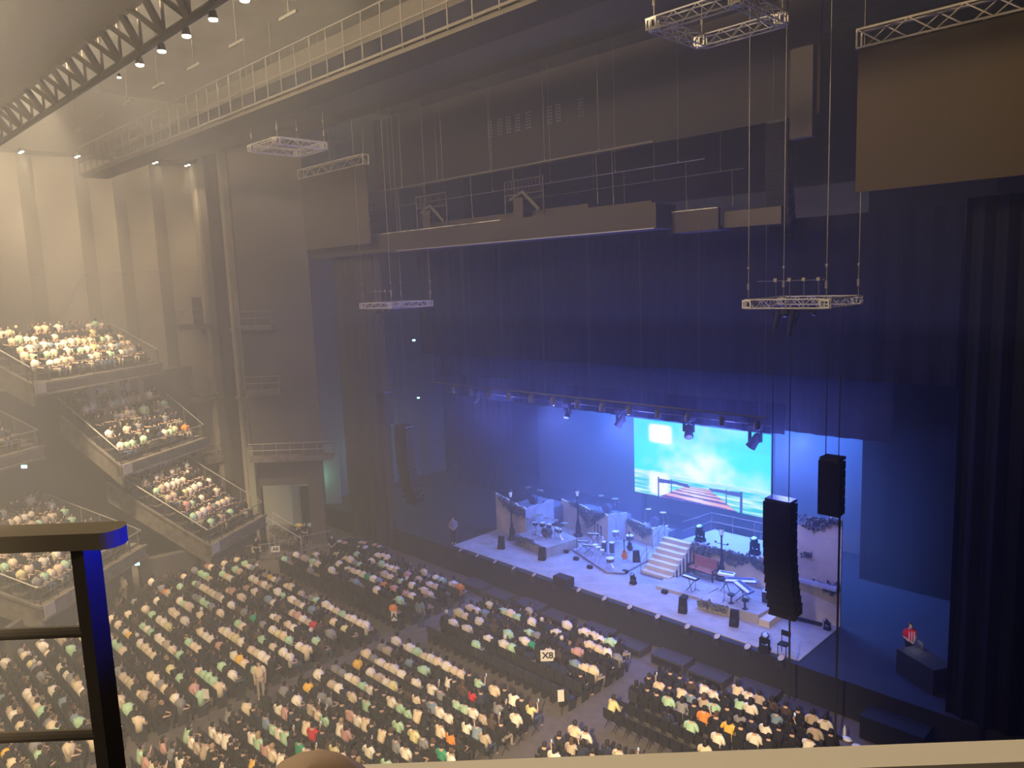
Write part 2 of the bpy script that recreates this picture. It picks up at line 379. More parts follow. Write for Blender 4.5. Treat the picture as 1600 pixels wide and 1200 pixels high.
tr_l = ring('speaker_truss', -35.5, 26.4, 16.33, 2.75, 0.30, 'square truss carrying the left-hand hanging speakers', 0.3)
for (t, sg) in ((tr_r, 1), (tr_l, -1)):
    mb = MB()
    for x_, y_, L in ((-.3, -1.4, .9), (0.15, -1.3, 1.1), (.3, -1.2, .7)):
        mb.tube([(x_, y_, -.15), (x_+.05, y_, -.35), (x_-.08, y_, -L)], [.05, .10, .07], 6)
    mb.ball((-.05, -1.3, -.3), .18, 8); mb.ball((.9, -1.2, -.3), .12, 8); mb.tube([(-.05, -1.3, -.25), (.45, -1.3, -.2), (.9, -1.2, -.28)], .03, 5)
    mb.build('cable_bundle', m_blk2, t)
    mb = MB()
    for x_ in (-.5, .0, .5, 1.0): mb.tube([(x_, -1.1, .15), (x_, -1.1, .75)], .012, 4); mb.box((x_-.06, -1.16, .75), (x_+.06, -1.04, .87))
    mb.tube([(-1.2, -1.1, .78), (1.2, -1.1, .78)], .01, 4); mb.build('hoist_motor', m_steel, t)

# curved line arrays
def line_array(cx, cy, ztop, n, ch, w, dep, label, curve, mfront, group=None, face=-1, cable=None):
    t = thing('line_array_speaker', label, 'speaker', (cx, cy, ztop), group=group)
    mb = MB(); mb.box((-w*.45, -.25, 0.02), (w*.45, .35, .12)); mb.tube([(-w*.3, 0, .1), (-w*.3, 0, (16.2 if ztop < 16 else 30.4)-ztop)], .016, 5); mb.tube([(w*.3, 0, .1), (w*.3, 0, (16.2 if ztop < 16 else 30.4)-ztop)], .016, 5)
    mb.build('flying_frame', m_blk2, t)
    y = 0; z = 0; ang = 0
    for i in range(n):
        ang = curve*(i/(n-1))**1.6
        ca, sa = math.cos(ang), math.sin(ang)
        # cabinet: front at -y, tilted so it faces down towards the seats
        def R(yy, zz): return (y+yy*ca+zz*sa*1.0, z+zz*ca-yy*sa*-1.0*1)
        f0, f1 = -dep*.5, dep*.5
        pts = [(f0, -ch*1.0), (f1, -ch*.93), (f1, -ch*.05), (f0, 0)]
        mb = MB(); vs = []
        for sx in (-w/2, w/2):
            for (yy, zz) in pts: q = R(yy, zz); vs.append((sx, q[0], q[1]))
        mb.add(vs, [(0,1,2,3), (7,6,5,4), (0,4,5,1), (1,5,6,2), (2,6,7,3), (3,7,4,0)])
        for sx in (-w/2-.03, w/2):
            q0 = R(-dep*.1, -ch*.8); q1 = R(dep*.35, -ch*.2); mb.box((sx, min(q0[0], q1[0]), min(q0[1], q1[1])), (sx+.03, max(q0[0], q1[0]), max(q0[1], q1[1])))
        cab = mb.build('cabinet', m_black, t)
        g = MB(); vs = []
        for sx in (-w*.47, w*.47):
            for zz in (-ch*.93, -ch*.07):
                q = R(f0-.012, zz); vs.append((sx, q[0], q[1]))
        g.add(vs, [(0, 1, 3, 2)]); vs2 = [(v[0], v[1]+.01, v[2]) for v in vs]; g.add(vs2, [(0, 2, 3, 1)])
        g.build('grille', mfront, cab)
        y += ch*math.sin(ang); z -= ch*math.cos(ang)
    if cable: 
        MB().tube([(w*.3, .2, z+.1), (w*.32, .2, cable-ztop)], .035, 6).build('hanging_cable', m_blk2, t)
    return t
m_gr = mat('speaker grille', (.014, .014, .018), .7, spec=.1)
line_array(-11.95, 25.4, 9.2, 13, .345, 1.05, .55, 'long curved black line array speaker hanging over the right of the stage', .42, m_gr, cable=1.6)
line_array(-34.2, 25.4, 9.45, 13, .35, 1.08, .55, 'long curved line array speaker hanging left of the stage', .42, m_gr)
line_array(-9.97, 25.0, 11.1, 6, .31, .72, .5, 'short straight speaker stack hanging beyond the right line array', 0.02, m_gr, cable=.3)
line_array(-37.0, 26.2, 11.1, 6, .31, .8, .6, 'short speaker stack hanging beside the left line array', 0.02, m_gr)
line_array(-14.6, 30.6, 23.4, 13, .37, .95, .55, 'faint long line array parked high in the fly space', .35, m_gr)
o = MB().box((-13.9, 30.0, 22.6), (-13.0, 30.4, 26.0)).build('speaker_column', m_dwall); tag(o, 'faint rectangular speaker column high beside the parked line array', 'speaker')

# fly bars with their wires
def bar(y, x0, x1, z, wires, label, r=.035, down=()):
    t = thing('fly_bar', label, 'fly bar', ((x0+x1)/2, y, z)); h = (x1-x0)/2
    MB().tube([(-h, 0, 0), (h, 0, 0)], r, 6).build('pipe', m_steel, t)
    mb = MB(); c = (x0+x1)/2
    for x in wires: MB().tube([(x-c, 0, 0), (x-c, 0, 28.9-z)], .012, 4).ball((x-c, 0, .08), .05, 6).build('suspension_wire', m_steel, t)
    for (x, zz) in down: MB().tube([(x-c, .03, .03), (x-c, .1, zz-z)], .012, 4).tube([(x-c, .1, zz-z), (x-c, .1, zz-z+.5)], .025, 4).build('hanging_rod', m_steel, t)
bar(28, -47.7, -19.0, 23.1, [-44, -40.2, -36.5, -32.8, -29, -25.2, -21.9], 'bright long fly bar crossing above the lighting bridge', .04, [(-37, 20.4), (-34.6, 20.3), (-30.6, 20.5), (-27.4, 20.4), (-22.1, 20.8), (-21.2, 20.6)])
bar(32, -46, -18.9, 22.7, [-43, -38, -33, -28.4, -24, -20.3], 'fainter fly bar behind the bright one', .025, [(-19.9, 20.4), (-31, 20.6), (-23.5, 20.6)])
bar(34, -34, -18, 22.3, [-31, -27, -23, -19.2], 'dim rearmost fly bar in the loft', .02, [(-18.6, 20.6)])
# row of small louvred grilles high in the loft
for i, x in enumerate((-34.1, -33.25, -32.5, -31.75, -30.9, -29.25, -28.6, -27.0)):
    mb = MB()
    for a in (-.17, .05):
        for k in range(6): mb.box((a, 0, -.5+k*.17), (a+.13, .03, -.42+k*.17))
    o = mb.build('louvre_grille', m_steel if i < 7 else m_cable, loc=(x, 33, 26.6))
    tag(o, '%s small pale louvred grille from the left, high in the fly loft' % ORD[i], 'grille', 'louvred grilles high in the fly loft')
struct(MB().box((-46, 33.03, 24), (-14, 33.2, 29)).build('wall_loft', mat('loft wall', (.045, .038, .032), .9)))

# ceiling catwalk with open railings, Y = 16
t = thing('ceiling_catwalk', 'long railed catwalk running under the ceiling across the hall', 'catwalk', (-27, 16, 25.15))
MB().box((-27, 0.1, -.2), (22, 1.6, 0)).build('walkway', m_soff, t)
for h in (0, .72, 1.6): MB().tube([(-27, 0, h), (22, 0, h)], .05 if h == 0 else .03, 6).build('handrail', m_dim, t)
for k in range(44): MB().tube([(-27+k*1.12, 0, -.1), (-27+k*1.12, 0, 1.6)], .028, 5).build('rail_post', m_dim, t)
for k in range(9): x = -24+k*4.1; MB().beam((x, -.9, 2.1), (x+1.2, -.9, 2.1), .1, .1).beam((x+.6, -.9, 2.1), (x+.6, -.9, 5.3), .03).build('lamp_strip', m_dim, t)

# big dark lighting catwalk near the camera with its row of lit lamps
t = thing('lighting_catwalk', 'dark lattice lighting catwalk crossing the upper left with a row of lit lamps', 'catwalk', (-24, 8, 23.7))
m_cat = mat('catwalk steel', (.06, .05, .04), .8)
mb = MB(); mb.tube([(-21, 0, 0), (14, 0, 0)], .10, 6); mb.tube([(-21, 0, 1.3), (14, 0, 1.3)], .08, 6)
for k in range(24):
    x = -21+k*1.5; mb.beam((x, 0, 0), (x+.75, -.9, .95), .14, .14); mb.beam((x+.75, -.9, .95), (x+1.5, 0, 0), .14, .14); mb.beam((x, 0, 0), (x, 0, 1.3), .07)
mb.build('lattice', m_cat, t)
MB().box((-21, -3.9, .6), (14, -.5, .95)).build('walkway', mat('catwalk underside', (.15, .125, .095), .8), t)
for k in range(34): MB().tube([(-21+k, -3.7, .9), (-21+k, -3.7, 2.2)], .025, 4).build('rail_post', m_dim, t)
MB().tube([(-21, -3.7, 2.2), (14, -3.7, 2.2)], .03, 5).build('handrail', m_dim, t)
lamp0 = None
for i, (x, s) in enumerate(((-23.0, .5), (-21.45, 1), (-19.95, 1), (-18.45, 1), (-17.0, 1), (-15.5, 1), (-14.0, 1), (-12.6, 1))):
    if lamp0 is None:
        lamp0 = MB().lathe([(.05, .2), (.08, .17), (.11, .0), (.10, 0)], n=10).build('catwalk_lamp', m_blk2, loc=(x, 8.08, 23.46))
        tag(lamp0, 'first lit lamp from the left on the lighting catwalk, smaller than the others', 'lamp', 'lit lamps on the lighting catwalk')
        g = MB().lathe([(.10, 0.0), (.09, -.03), (.03, -.05)], n=10).build('lens', m_lamp, lamp0)
        l = lamp0
    else: l = dup(lamp0, (x, 8.08, 23.46), label='%s lit lamp from the left along the lighting catwalk edge' % ORD[i])
    l.scale = (s, s, s)
    spot('catwalk_lamp_light', (x, 8.15, 23.33), (x-9, 12, 0), 1000*s, WARM, 96, 1.0, .1)
# lamp pairs on the beam over the left wall
wl0 = None
for i, y in enumerate((13.0, 16.1, 18.4, 20.9, 23.1)):
    if wl0 is None:
        wl0 = MB().box((-.5, -.12, .1), (.5, .12, .2)).build('wall_washer_lamp', m_blk2, loc=(-54.5, y, 26.32)); tag(wl0, 'first pair of small lit downlights above the ribbed wall, from the left', 'lamp', 'lamp pairs above the left wall')
        for sx in (-.26, .26): MB().lathe([(.10, .1), (.13, .02), (.11, 0)], (sx, 0, 0), 8).build('shade', m_blk2, wl0); MB().lathe([(.10, .01), (.08, -.03), (.02, -.05)], (sx, 0, 0), 8).build('bulb', m_lamp, wl0)
    else: dup(wl0, (-54.5, y, 26.32), label='%s pair of small lit downlights above the ribbed wall, from the left' % ORD[i])
# green exit lights
def exit_sign(p, s, label):
    t = MB().box((-s, -.05, -s*.6), (s, .05, s*.6)).build('exit_sign', m_blk2, loc=p, rz=PI/4); tag(t, label, 'exit sign')
    MB().box((-s*.9, -.07, -s*.5), (s*.9, -.05, s*.5)).build('lit_panel', m_exit, t)
exit_sign((-48.2, 37.3, 13.0), .13, 'green lit sign high in the left wing, upper of two'); exit_sign((-45.7, 35.5, 8.8), .10, 'green lit sign in the left wing, lower of two')
exit_sign((-49.1, 28.3, 3.2), .2, 'green exit sign inside the doorway left of the drape')
exit_sign((-45.5, 14.2, 2.0), .16, 'green exit sign on the dark wall beside the lowest side box')
exit_sign((-48.6, 9.9, 8.2), .17, 'green exit sign at the far left between the side boxes')
pl_ = bpy.data.lights.new('exit_glow', 'POINT'); pl_.energy = 40; pl_.color = (.3, 1, .75); po = bpy.data.objects.new('exit_glow', pl_); COL.objects.link(po); po.location = (-48.4, 27.8, 3.6)
pl_ = bpy.data.lights.new('wing_glow', 'POINT'); pl_.energy = 120; pl_.color = (.3, .9, .9); po = bpy.data.objects.new('wing_glow', pl_); COL.objects.link(po); po.location = (-48.2, 33.0, 4.6)
# ---------------------------------------------------------------- stage
ZS = 1.5
struct(MB().box((-49.4, 28.5, 0), (3.8, 44.5, ZS-.04)).build('floor_stage', mat('black stage deck', (.024, .024, .028), .7)))
m_paint = mat('stone paint floor cloth', (.46, .42, .36), .75, noise=1.2, col2=(.36, .34, .30), bump=.15, bscale=6)
def stone_nodes(m, sc=1.6):
    nt = m.node_tree; b = nt.nodes['Principled BSDF']; tc = nt.nodes.new('ShaderNodeTexCoord')
    br = nt.nodes.new('ShaderNodeTexBrick'); br.inputs['Scale'].default_value = sc; br.inputs['Mortar Size'].default_value = .012
    old = b.inputs['Base Color'].links[0].from_socket
    br.inputs['Color1'].default_value = (1, 1, 1, 1); br.inputs['Color2'].default_value = (.88, .86, .84, 1); br.inputs['Mortar'].default_value = (.72, .70, .68, 1)
    mx = nt.nodes.new('ShaderNodeMix'); mx.data_type = 'RGBA'; mx.blend_type = 'MULTIPLY'; mx.inputs[0].default_value = 1
    nt.links.new(tc.outputs['Object'], br.inputs['Vector']); nt.links.new(old, mx.inputs[6]); nt.links.new(br.outputs['Color'], mx.inputs[7]); nt.links.new(mx.outputs[2], b.inputs['Base Color'])
stone_nodes(m_paint)
o = MB().prism([(-34.4, 28.75), (-12.65, 28.75), (-12.6, 32.8), (-14.5, 36.8), (-33.5, 36.8), (-34.4, 32.5)], ZS-.04, ZS).build('floor_cloth', m_paint); tag(o, 'stone-patterned tan floor cloth covering the middle of the stage', 'floor cloth')
m_plas = mat('cream plaster', (.72, .61, .42), .85, noise=.9, col2=(.54, .46, .34), bump=.2, bscale=5)
m_plas2 = mat('pale bare render', (.55, .54, .54), .85, noise=1.5, col2=(.42, .42, .43))
m_ivy = mat('grey-green ivy', (.20, .21, .19), .9, noise=8, col2=(.12, .13, .12))
m_wood = mat('red-brown wood', (.42, .16, .09), .6)
m_white = mat('white lacquer', (.8, .8, .82), .35)
m_chrome = mat('chrome', (.75, .75, .78), .2, .9)
m_blue = mat('blue lacquer', (.12, .16, .5), .4)

def ivy(parent, p, q, zt, depth_fn, n, seed, off):
    """hanging ivy on a vertical face from p to q (plan points), top zt, drop depth_fn(t)"""
    r = random.Random(seed); mb = MB(); p, q = Vector((*p, 0)), Vector((*q, 0)); nrm = Vector(off)
    for i in range(n):
        t = r.random(); dp = depth_fn(t); 
        if dp <= 0: continue
        z = zt(t) - dp*r.random()**.9 + r.uniform(-.03, .12)
        c = p+(q-p)*t + nrm*r.uniform(.02, .14); c.z = z; s = r.uniform(.05, .12)
        a = Vector((r.uniform(-1, 1), r.uniform(-1, 1), r.uniform(-.6, .6))).normalized()*s; b = Vector((r.uniform(-.5, .5), r.uniform(-.5, .5), r.uniform(-1, 1))).normalized()*s
        mb.add([c-a, c-b*.6, c+a, c+b], [(0, 1, 2, 3)])
    return tag(mb.build('ivy', m_ivy, parent), 'dark ivy trailing down the wall', None)

def ruin(name, pts, tops, thick, label, m=m_plas, seed=1, rough=.08, back=(0, 1)):
    """scenery wall along plan polyline pts with heights tops, with a crumbling upper edge"""
    r = random.Random(seed); mb = MB()
    for k in range(len(pts)-1):
        p, q = Vector(pts[k]), Vector(pts[k+1]); d = (q-p); L = d.length; n = max(2, int(L/.25)); nn = Vector((-d.y, d.x)).normalized()*thick
        if nn.y < 0 and abs(d.x) > abs(d.y)*.3: nn = -nn
        vs = []; fs = []
        for i in range(n+1):
            c = p+d*(i/n); z = ZS+(tops[k]+(tops[k+1]-tops[k])*i/n)+(r.uniform(-rough, rough) if 0 < i < n else 0)
            vs += [(c.x, c.y, ZS), (c.x, c.y, z), (c.x+nn.x, c.y+nn.y, z-.02), (c.x+nn.x, c.y+nn.y, ZS)]
        for i in range(n):
            a, b = 4*i, 4*i+4
            for j in range(4): fs.append((a+j, b+j, b+(j+1) % 4, a+(j+1) % 4))
        fs += [(0, 1, 2, 3), (4*n+3, 4*n+2, 4*n+1, 4*n)]
        mb.add(vs, fs, 0 if isinstance(m, bpy.types.Material) else k)
    o = mb.build(name, m); return tag(o, label, 'scenery wall', 'ruined plaster scenery walls')
wa = ruin('scenery_wall', [(-34.45, 32.55), (-31.35, 32.1), (-31.0, 34.3)], [2.45, 2.05, 2.2], .12, 'leftmost cream scenery wall with ivy, behind the drum riser', [m_plas, m_plas2], 3)
ivy(wa, (-34.0, 32.48), (-31.35, 32.1), lambda t: ZS+2.4-.4*t, lambda t: .25+.35*math.sin(t*3.2)+.2*t, 420, 5, (0, -1, 0))
m_rear = mat('dull grey deck', (.16, .16, .18), .8)
# low platforms behind the walls, carrying players' gear
o = MB().box((-34.0, 33.6, ZS), (-31.4, 36.0, ZS+1.5)).build('rear_platform', m_rear); tag(o, 'pale raised platform behind the leftmost scenery wall', 'platform')
o = MB().box((-31.2, 36.3, ZS), (-27.6, 37.8, ZS+1.05)).build('rear_platform', m_rear); tag(o, 'pale raised platform behind the middle scenery wall', 'platform')
o = MB().box((-27.0, 37.6, ZS), (-24.9, 38.6, ZS+.4)).build('rear_platform', m_rear); tag(o, 'pale raised platform behind the smallest scenery wall', 'platform')
wb = ruin('scenery_wall', [(-31.55, 35.65), (-27.3, 35.05), (-27.0, 36.55)], [1.85, 1.68, 1.6], .12, 'middle scenery wall with a large wedge of ivy, behind the second street lamp', [m_plas, m_plas2], 4)
ivy(wb, (-30.6, 35.5), (-27.6, 35.1), lambda t: ZS+1.83-.15*t, lambda t: max(.15, 1.35*(1-abs(t-.55)*2.3)), 700, 6, (0, -1, 0))
wc = ruin('scenery_wall', [(-27.1, 36.6), (-24.8, 36.1), (-24.6, 37.4)], [1.2, 1.1, 1.05], .12, 'smallest scenery wall with ivy, left of the stone stairs', [m_plas, m_plas2], 5)
ivy(wc, (-26.9, 36.55), (-24.9, 36.1), lambda t: ZS+1.2-.1*t, lambda t: .2+.6*math.sin(t*3), 420, 7, (0, -1, 0))
# drum riser
rz_ = .0
o = MB().prism([(-31.55, 31.35), (-28.5, 30.8), (-28.1, 33.2), (-31.1, 33.9)], ZS, ZS+.6).build('drum_riser', m_paint); tag(o, 'stone-patterned drum riser in front of the leftmost scenery wall', 'riser')
ivy(o, (-31.5, 31.32), (-29.6, 31.0), lambda t: ZS+.65, lambda t: .25+.2*math.sin(t*6), 200, 8, (0, -1, 0))
# band mat
o = MB().prism([(-28.1, 32.6), (-24.4, 31.1), (-23.6, 31.6), (-23.7, 34.2), (-25.2, 35.6), (-27.4, 35.2)], ZS, ZS+.12).build('band_platform', mat('grey stage rug', (.36, .35, .36), .8, noise=2, col2=(.28, .27, .28))); tag(o, 'low grey platform for percussion and guitars in the middle of the stage', 'platform')
# stone platform with stairs
o = thing('stone_platform', 'raised stone platform with ivy behind the bench', 'platform', (0, 0, 0))
mb = MB(); mb.prism([(-21.9, 34.6), (-17.3, 34.6), (-16.6, 34.9), (-16.2, 37.2), (-21.4, 37.2)], ZS, ZS+1.5); mb.build('retaining_wall', m_plas, o)
MB().prism([(-21.85, 34.65), (-17.3, 34.65), (-16.65, 34.95), (-16.3, 37.15), (-21.35, 37.15)], ZS+1.5, ZS+1.53).build('deck', mat('blue-grey deck', (.42, .46, .52), .6), o)
mb = MB()
for i in range(7): mb.box((-17.3+i*.32, 34.6, ZS), (-17.3+(i+1)*.32, 34.8, ZS+1.65+i*.13))
mb.build('stepped_parapet', m_plas, o)
ivy(o, (-21.2, 34.58), (-17.0, 34.58), lambda t: ZS+1.55, lambda t: .3+.45*abs(math.sin(t*7+.6)), 900, 9, (0, -1, 0))
mb = MB(); Pn = [(-21.9, 37.2), (-16.2, 37.2)]
for h in (.5, 1.0): mb.tube([(-21.9, 34.7, ZS+1.5+h), (-21.5, 37.1, ZS+1.5+h), (-16.4, 37.1, ZS+1.5+h)], .02, 5)
for x in (-21.5, -20.2, -18.9, -17.6, -16.4): mb.tube([(x, 37.1, ZS+1.5), (x, 37.1, ZS+2.5)], .02, 5)
mb.build('railing', m_steel, o)
st = thing('stone_stairs', 'stone stairs with a metal handrail up to the platform', 'stairs', (-22.05, 32.3, ZS))
for i in range(7): MB().box((-.9, .33*i, 0 if i == 0 else .0), (.85, .33*i+.45 if i < 6 else .33*i+.33, .214*(i+1))).build('step', m_plas, st)
mb = MB()
for h in (.5, .95): mb.tube([(-.95, 0, .2+h-.2), (-.95, 2.3, 1.5+h-.2)], .022, 5)
for i in range(5): mb.tube([(-.95, i*.575, i*.33), (-.95, i*.575, i*.33+.98)], .02, 5)
mb.build('handrail', m_steel, st)
# ruined tower at the right end
tw = ruin('scenery_wall', [(-15.3, 33.0), (-14.5, 32.65), (-13.9, 32.7), (-12.6, 32.85)], [2.0, 4.4, 4.9, 5.0], .12, 'tall ruined tower wall with ivy at the right end of the stage', m_plas, 6, .12)
ivy(tw, (-14.4, 32.6), (-12.65, 32.8), lambda t: ZS+4.9, lambda t: .35+.3*math.sin(t*5), 260, 10, (0, -1, 0))
ivy(tw, (-15.2, 32.95), (-12.65, 32.8), lambda t: ZS+1.75+.25*(t), lambda t: .35+.25*math.sin(t*9), 420, 12, (0, -1, 0))
ivy(tw, (-15.2, 32.95), (-13.6, 32.7), lambda t: ZS+3.3-.3*t, lambda t: max(0, .9-1.1*t), 300, 13, (0, -1, 0))
MB().box((-15.4, 32.45, ZS+1.75), (-12.65, 32.85, ZS+1.9)).build('ledge', m_plas2, tw)
o = MB().beam((-14.9, 32.2, ZS+.1), (-13.2, 32.35, ZS+.1), .12).build('floor_batten_light', m_black); tag(o, 'black strip light lying at the foot of the ruined tower', 'light')
# low platform by the bench, keyboard platform and its step
o = MB().prism([(-21.25, 31.15), (-18.75, 31.3), (-18.75, 33.0), (-21.6, 32.7)], ZS, ZS+.14).build('bench_platform', m_paint); tag(o, 'low stone platform in front of the wooden bench', 'platform')
kp = MB().prism([(-18.45, 30.5), (-15.45, 30.75), (-15.3, 32.4), (-18.2, 33.0)], ZS, ZS+.45).build('keyboard_platform', m_paint); tag(kp, 'keyboard platform with ivy along its front edge', 'platform')
ivy(kp, (-18.4, 30.48), (-16.9, 30.6), lambda t: ZS+.45, lambda t: .3, 260, 14, (0, -1, 0))
o = MB().box((-15.4, 30.7, ZS), (-14.9, 31.9, ZS+.3)).build('step_block', m_plas); tag(o, 'pale stone step at the right side of the keyboard platform', 'step')

# street lamps
def street_lamp(x, y, h, label, double=False):
    t = thing('street_lamp', label, 'street lamp', (x, y, ZS))
    MB().lathe([(.30, 0), (.30, .12), (.18, .2), (.15, .7), (.09, .85), (.10, .95), (.05, 1.15), (.045, h-.55), (.06, h-.5)], n=10).build('post', m_blk2, t)
    mb = MB().lathe([(.06, h-.5), (.10, h-.46), (.04, h-.42)], n=8)
    for k in range(4): a = PI/4+k*PI/2; mb.tube([(.07*math.cos(a), .07*math.sin(a), h-.45), (.14*math.cos(a), .14*math.sin(a), h-.08)], .012, 4)
    mb.lathe([(.17, h-.08), (.10, h), (.02, h+.06)], n=8)
    if double: mb.tube([(-.35, 0, h-.9), (.35, 0, h-.9)], .02, 5); mb.ball((-.35, 0, h-.85), .06, 6); mb.ball((.35, 0, h-.85), .06, 6)
    mb.build('lantern_frame', m_blk2, t)
    MB().lathe([(.06, h-.43), (.12, h-.09)], n=8).build('lantern_glass', mat('frosted glass', (.8, .82, .85), .3, emit=((.7, .8, 1), .35)), t)
street_lamp(-32.3, 31.8, 3.15, 'black street lamp in front of the leftmost scenery wall')
street_lamp(-29.5, 34.85, 3.0, 'black street lamp in front of the middle scenery wall')
street_lamp(-19.3, 34.3, 2.85, 'black street lamp with a cross-arm beside the wooden bench', True)
# bench
t = thing('bench', 'red-brown slatted wooden bench against the platform wall', 'bench', (-20.2, 33.95, ZS), rz=-.12)
mb = MB()
for k in range(4): mb.box((-.75, -.25+k*.12, .42), (.75, -.16+k*.12, .46))
mb.build('seat', m_wood, t); mb = MB()
for k in range(6): mb.box((-.75, .24+k*.012, .5+k*.09), (.75, .27+k*.012, .575+k*.09))
mb.build('backrest', m_wood, t)
for sx in (-.78, .78):
    MB().box((sx-.03, -.25, 0), (sx+.03, -.2, .62)).box((sx-.03, .22, 0), (sx+.03, .27, 1.0)).box((sx-.03, -.25, .58), (sx+.03, .27, .62)).build('side_frame', m_blk2, t)

# the video screen: a bright sea sky with a wooden pier
N_, M_ = 280, 148
U, V = np.meshgrid(np.linspace(0, 1, N_), np.linspace(0, 1, M_))
def smooth_noise(seed, sx, sy):
    r = np.random.RandomState(seed); g = r.rand(sy+2, sx+2); x = U*sx; y = V*sy; xi = np.clip(x.astype(int), 0, sx); yi = np.clip(y.astype(int), 0, sy); fx = x-xi; fy = y-yi
    fx = fx*fx*(3-2*fx); fy = fy*fy*(3-2*fy)
    return g[yi, xi]*(1-fx)*(1-fy)+g[yi, xi+1]*fx*(1-fy)+g[yi+1, xi]*(1-fx)*fy+g[yi+1, xi+1]*fx*fy
nz = .5*smooth_noise(1, 5, 3)+.3*smooth_noise(2, 11, 7)+.2*smooth_noise(3, 23, 15)
def blob(cx, cy_, rx, ry, p=2): return np.exp(-(np.abs((U-cx)/rx)**p+np.abs((V-cy_)/ry)**p))
wht = np.clip(1.0*blob(.50, .40, .24, .34)*(.2+1.6*nz)+.5*blob(.95, .3, .08, .25)+(nz-.56)*.9, 0, 1)
turq = np.stack([np.full_like(U, .03), (.78+.12*nz), .44+.10*nz], -1); white = np.array([.95, 1.0, .92])
img = turq*(1-wht[..., None])+white*wht[..., None]
img = np.where((V > .75)[..., None], img*np.array([1.2, .9, .95]), img)
sea = V < .30; wave = smooth_noise(5, 12, 70); wave2 = smooth_noise(6, 6, 50)
wm = np.clip((wave*.6+wave2*.6-.45)*2.2, 0, 1)[..., None]
img = np.where(sea[..., None], np.array([.02, .62, .42])*(1-wm)+np.array([.7, 1, .75])*wm, img)
img = np.where(((V < .32) & (V > .27))[..., None], img*.6+.4*white, img)
b1 = np.clip(blob(.215, .83, .085, .115, 6)*1.6, 0, 1)[..., None]; img = img*(1-b1)+np.array([1, 1.0, .95])*b1*1.2
b2 = np.clip(blob(.20, .17, .075, .15, 6)*1.4, 0, 1)[..., None]; img = img*(1-b2)+np.array([1, 1, .95])*b2
# pier deck: trapezoid
def tri(px_, pts):
    inside = np.zeros_like(U, bool); n = len(pts)
    j = n-1
    for i in range(n):
        xi, yi = pts[i]; xj, yj = pts[j]
        c = ((yi > V) != (yj > V)) & (U < (xj-xi)*(V-yi)/((yj-yi) or 1e-9)+xi); inside ^= c; j = i
    return inside
deck = tri(0, [(.195, -.01), (.42, .215), (.585, .215), (.79, -.01)])
# boards run across the pier: bands in V that get thinner with distance
band = np.sin(2*PI*(3.4/(1.25-V*3.2)**1.0*1.6+U*.6)); dc = np.where((band > .1)[..., None], np.array([.85, .42, .22]), np.array([.38, .12, .30]))
glow_ = np.clip(.9-np.abs(U-.46-.2*(.2-V))*5.5, 0, 1)[..., None]; dc = dc*(1-.75*glow_)+np.array([1, .93, .7])*.75*glow_
dc = np.where((band < -.55)[..., None], np.array([.06, .03, .16]), dc)
img = np.where(deck[..., None], dc, img)
dark = np.array([.03, .03, .16])
for pts in ([(.19, .245), (.43, .235), (.43, .21), (.19, .185)], [(.582, .235), (.81, .25), (.81, .19), (.582, .205)]): img = np.where(tri(0, pts)[..., None], dark, img)
for (u0, u1, v0, v1) in ((.19, .202, -.01, .26), (.296, .304, .09, .26), (.70, .709, .08, .26), (.797, .815, -.02, .26), (.35, .44, .195, .205)): img = np.where(((U > u0) & (U < u1) & (V > v0) & (V < v1))[..., None], dark, img)
X0, X1, Z0, Z1 = -28.8, -19.34, 3.33, 8.9
vs = [(X0+(X1-X0)*u, 39.9, Z0+(Z0+4.95-Z0)*v) for v in np.linspace(0, 1, M_) for u in np.linspace(0, 1, N_)]
fs = [(j*N_+i, j*N_+i+1, (j+1)*N_+i+1, (j+1)*N_+i) for j in range(M_-1) for i in range(N_-1)]
t = thing('video_screen', 'bright video screen showing a wooden pier on a turquoise sea', 'screen', (0, 0, 0))
m_scr = attr_mat('lit screen picture', 'tint', .5, 1.25)
o = MB().add(vs, fs).build('display', m_scr, t)
ca = o.data.color_attributes.new('tint', 'FLOAT_COLOR', 'POINT'); ca.data.foreach_set('color', np.concatenate([np.clip(img, 0, 2), np.ones((M_, N_, 1))], -1).reshape(-1).astype(np.float32))
MB().box((X0-.05, 39.93, Z0-.05), (X1+.05, 40.3, Z0+5.0)).build('cabinet_frame', m_blk2, t)
MB().box((X0+.5, 39.95, ZS), (X0+.7, 40.25, Z0)).box((X1-.7, 39.95, ZS), (X1-.5, 40.25, Z0)).build('support_legs', m_blk2, t)

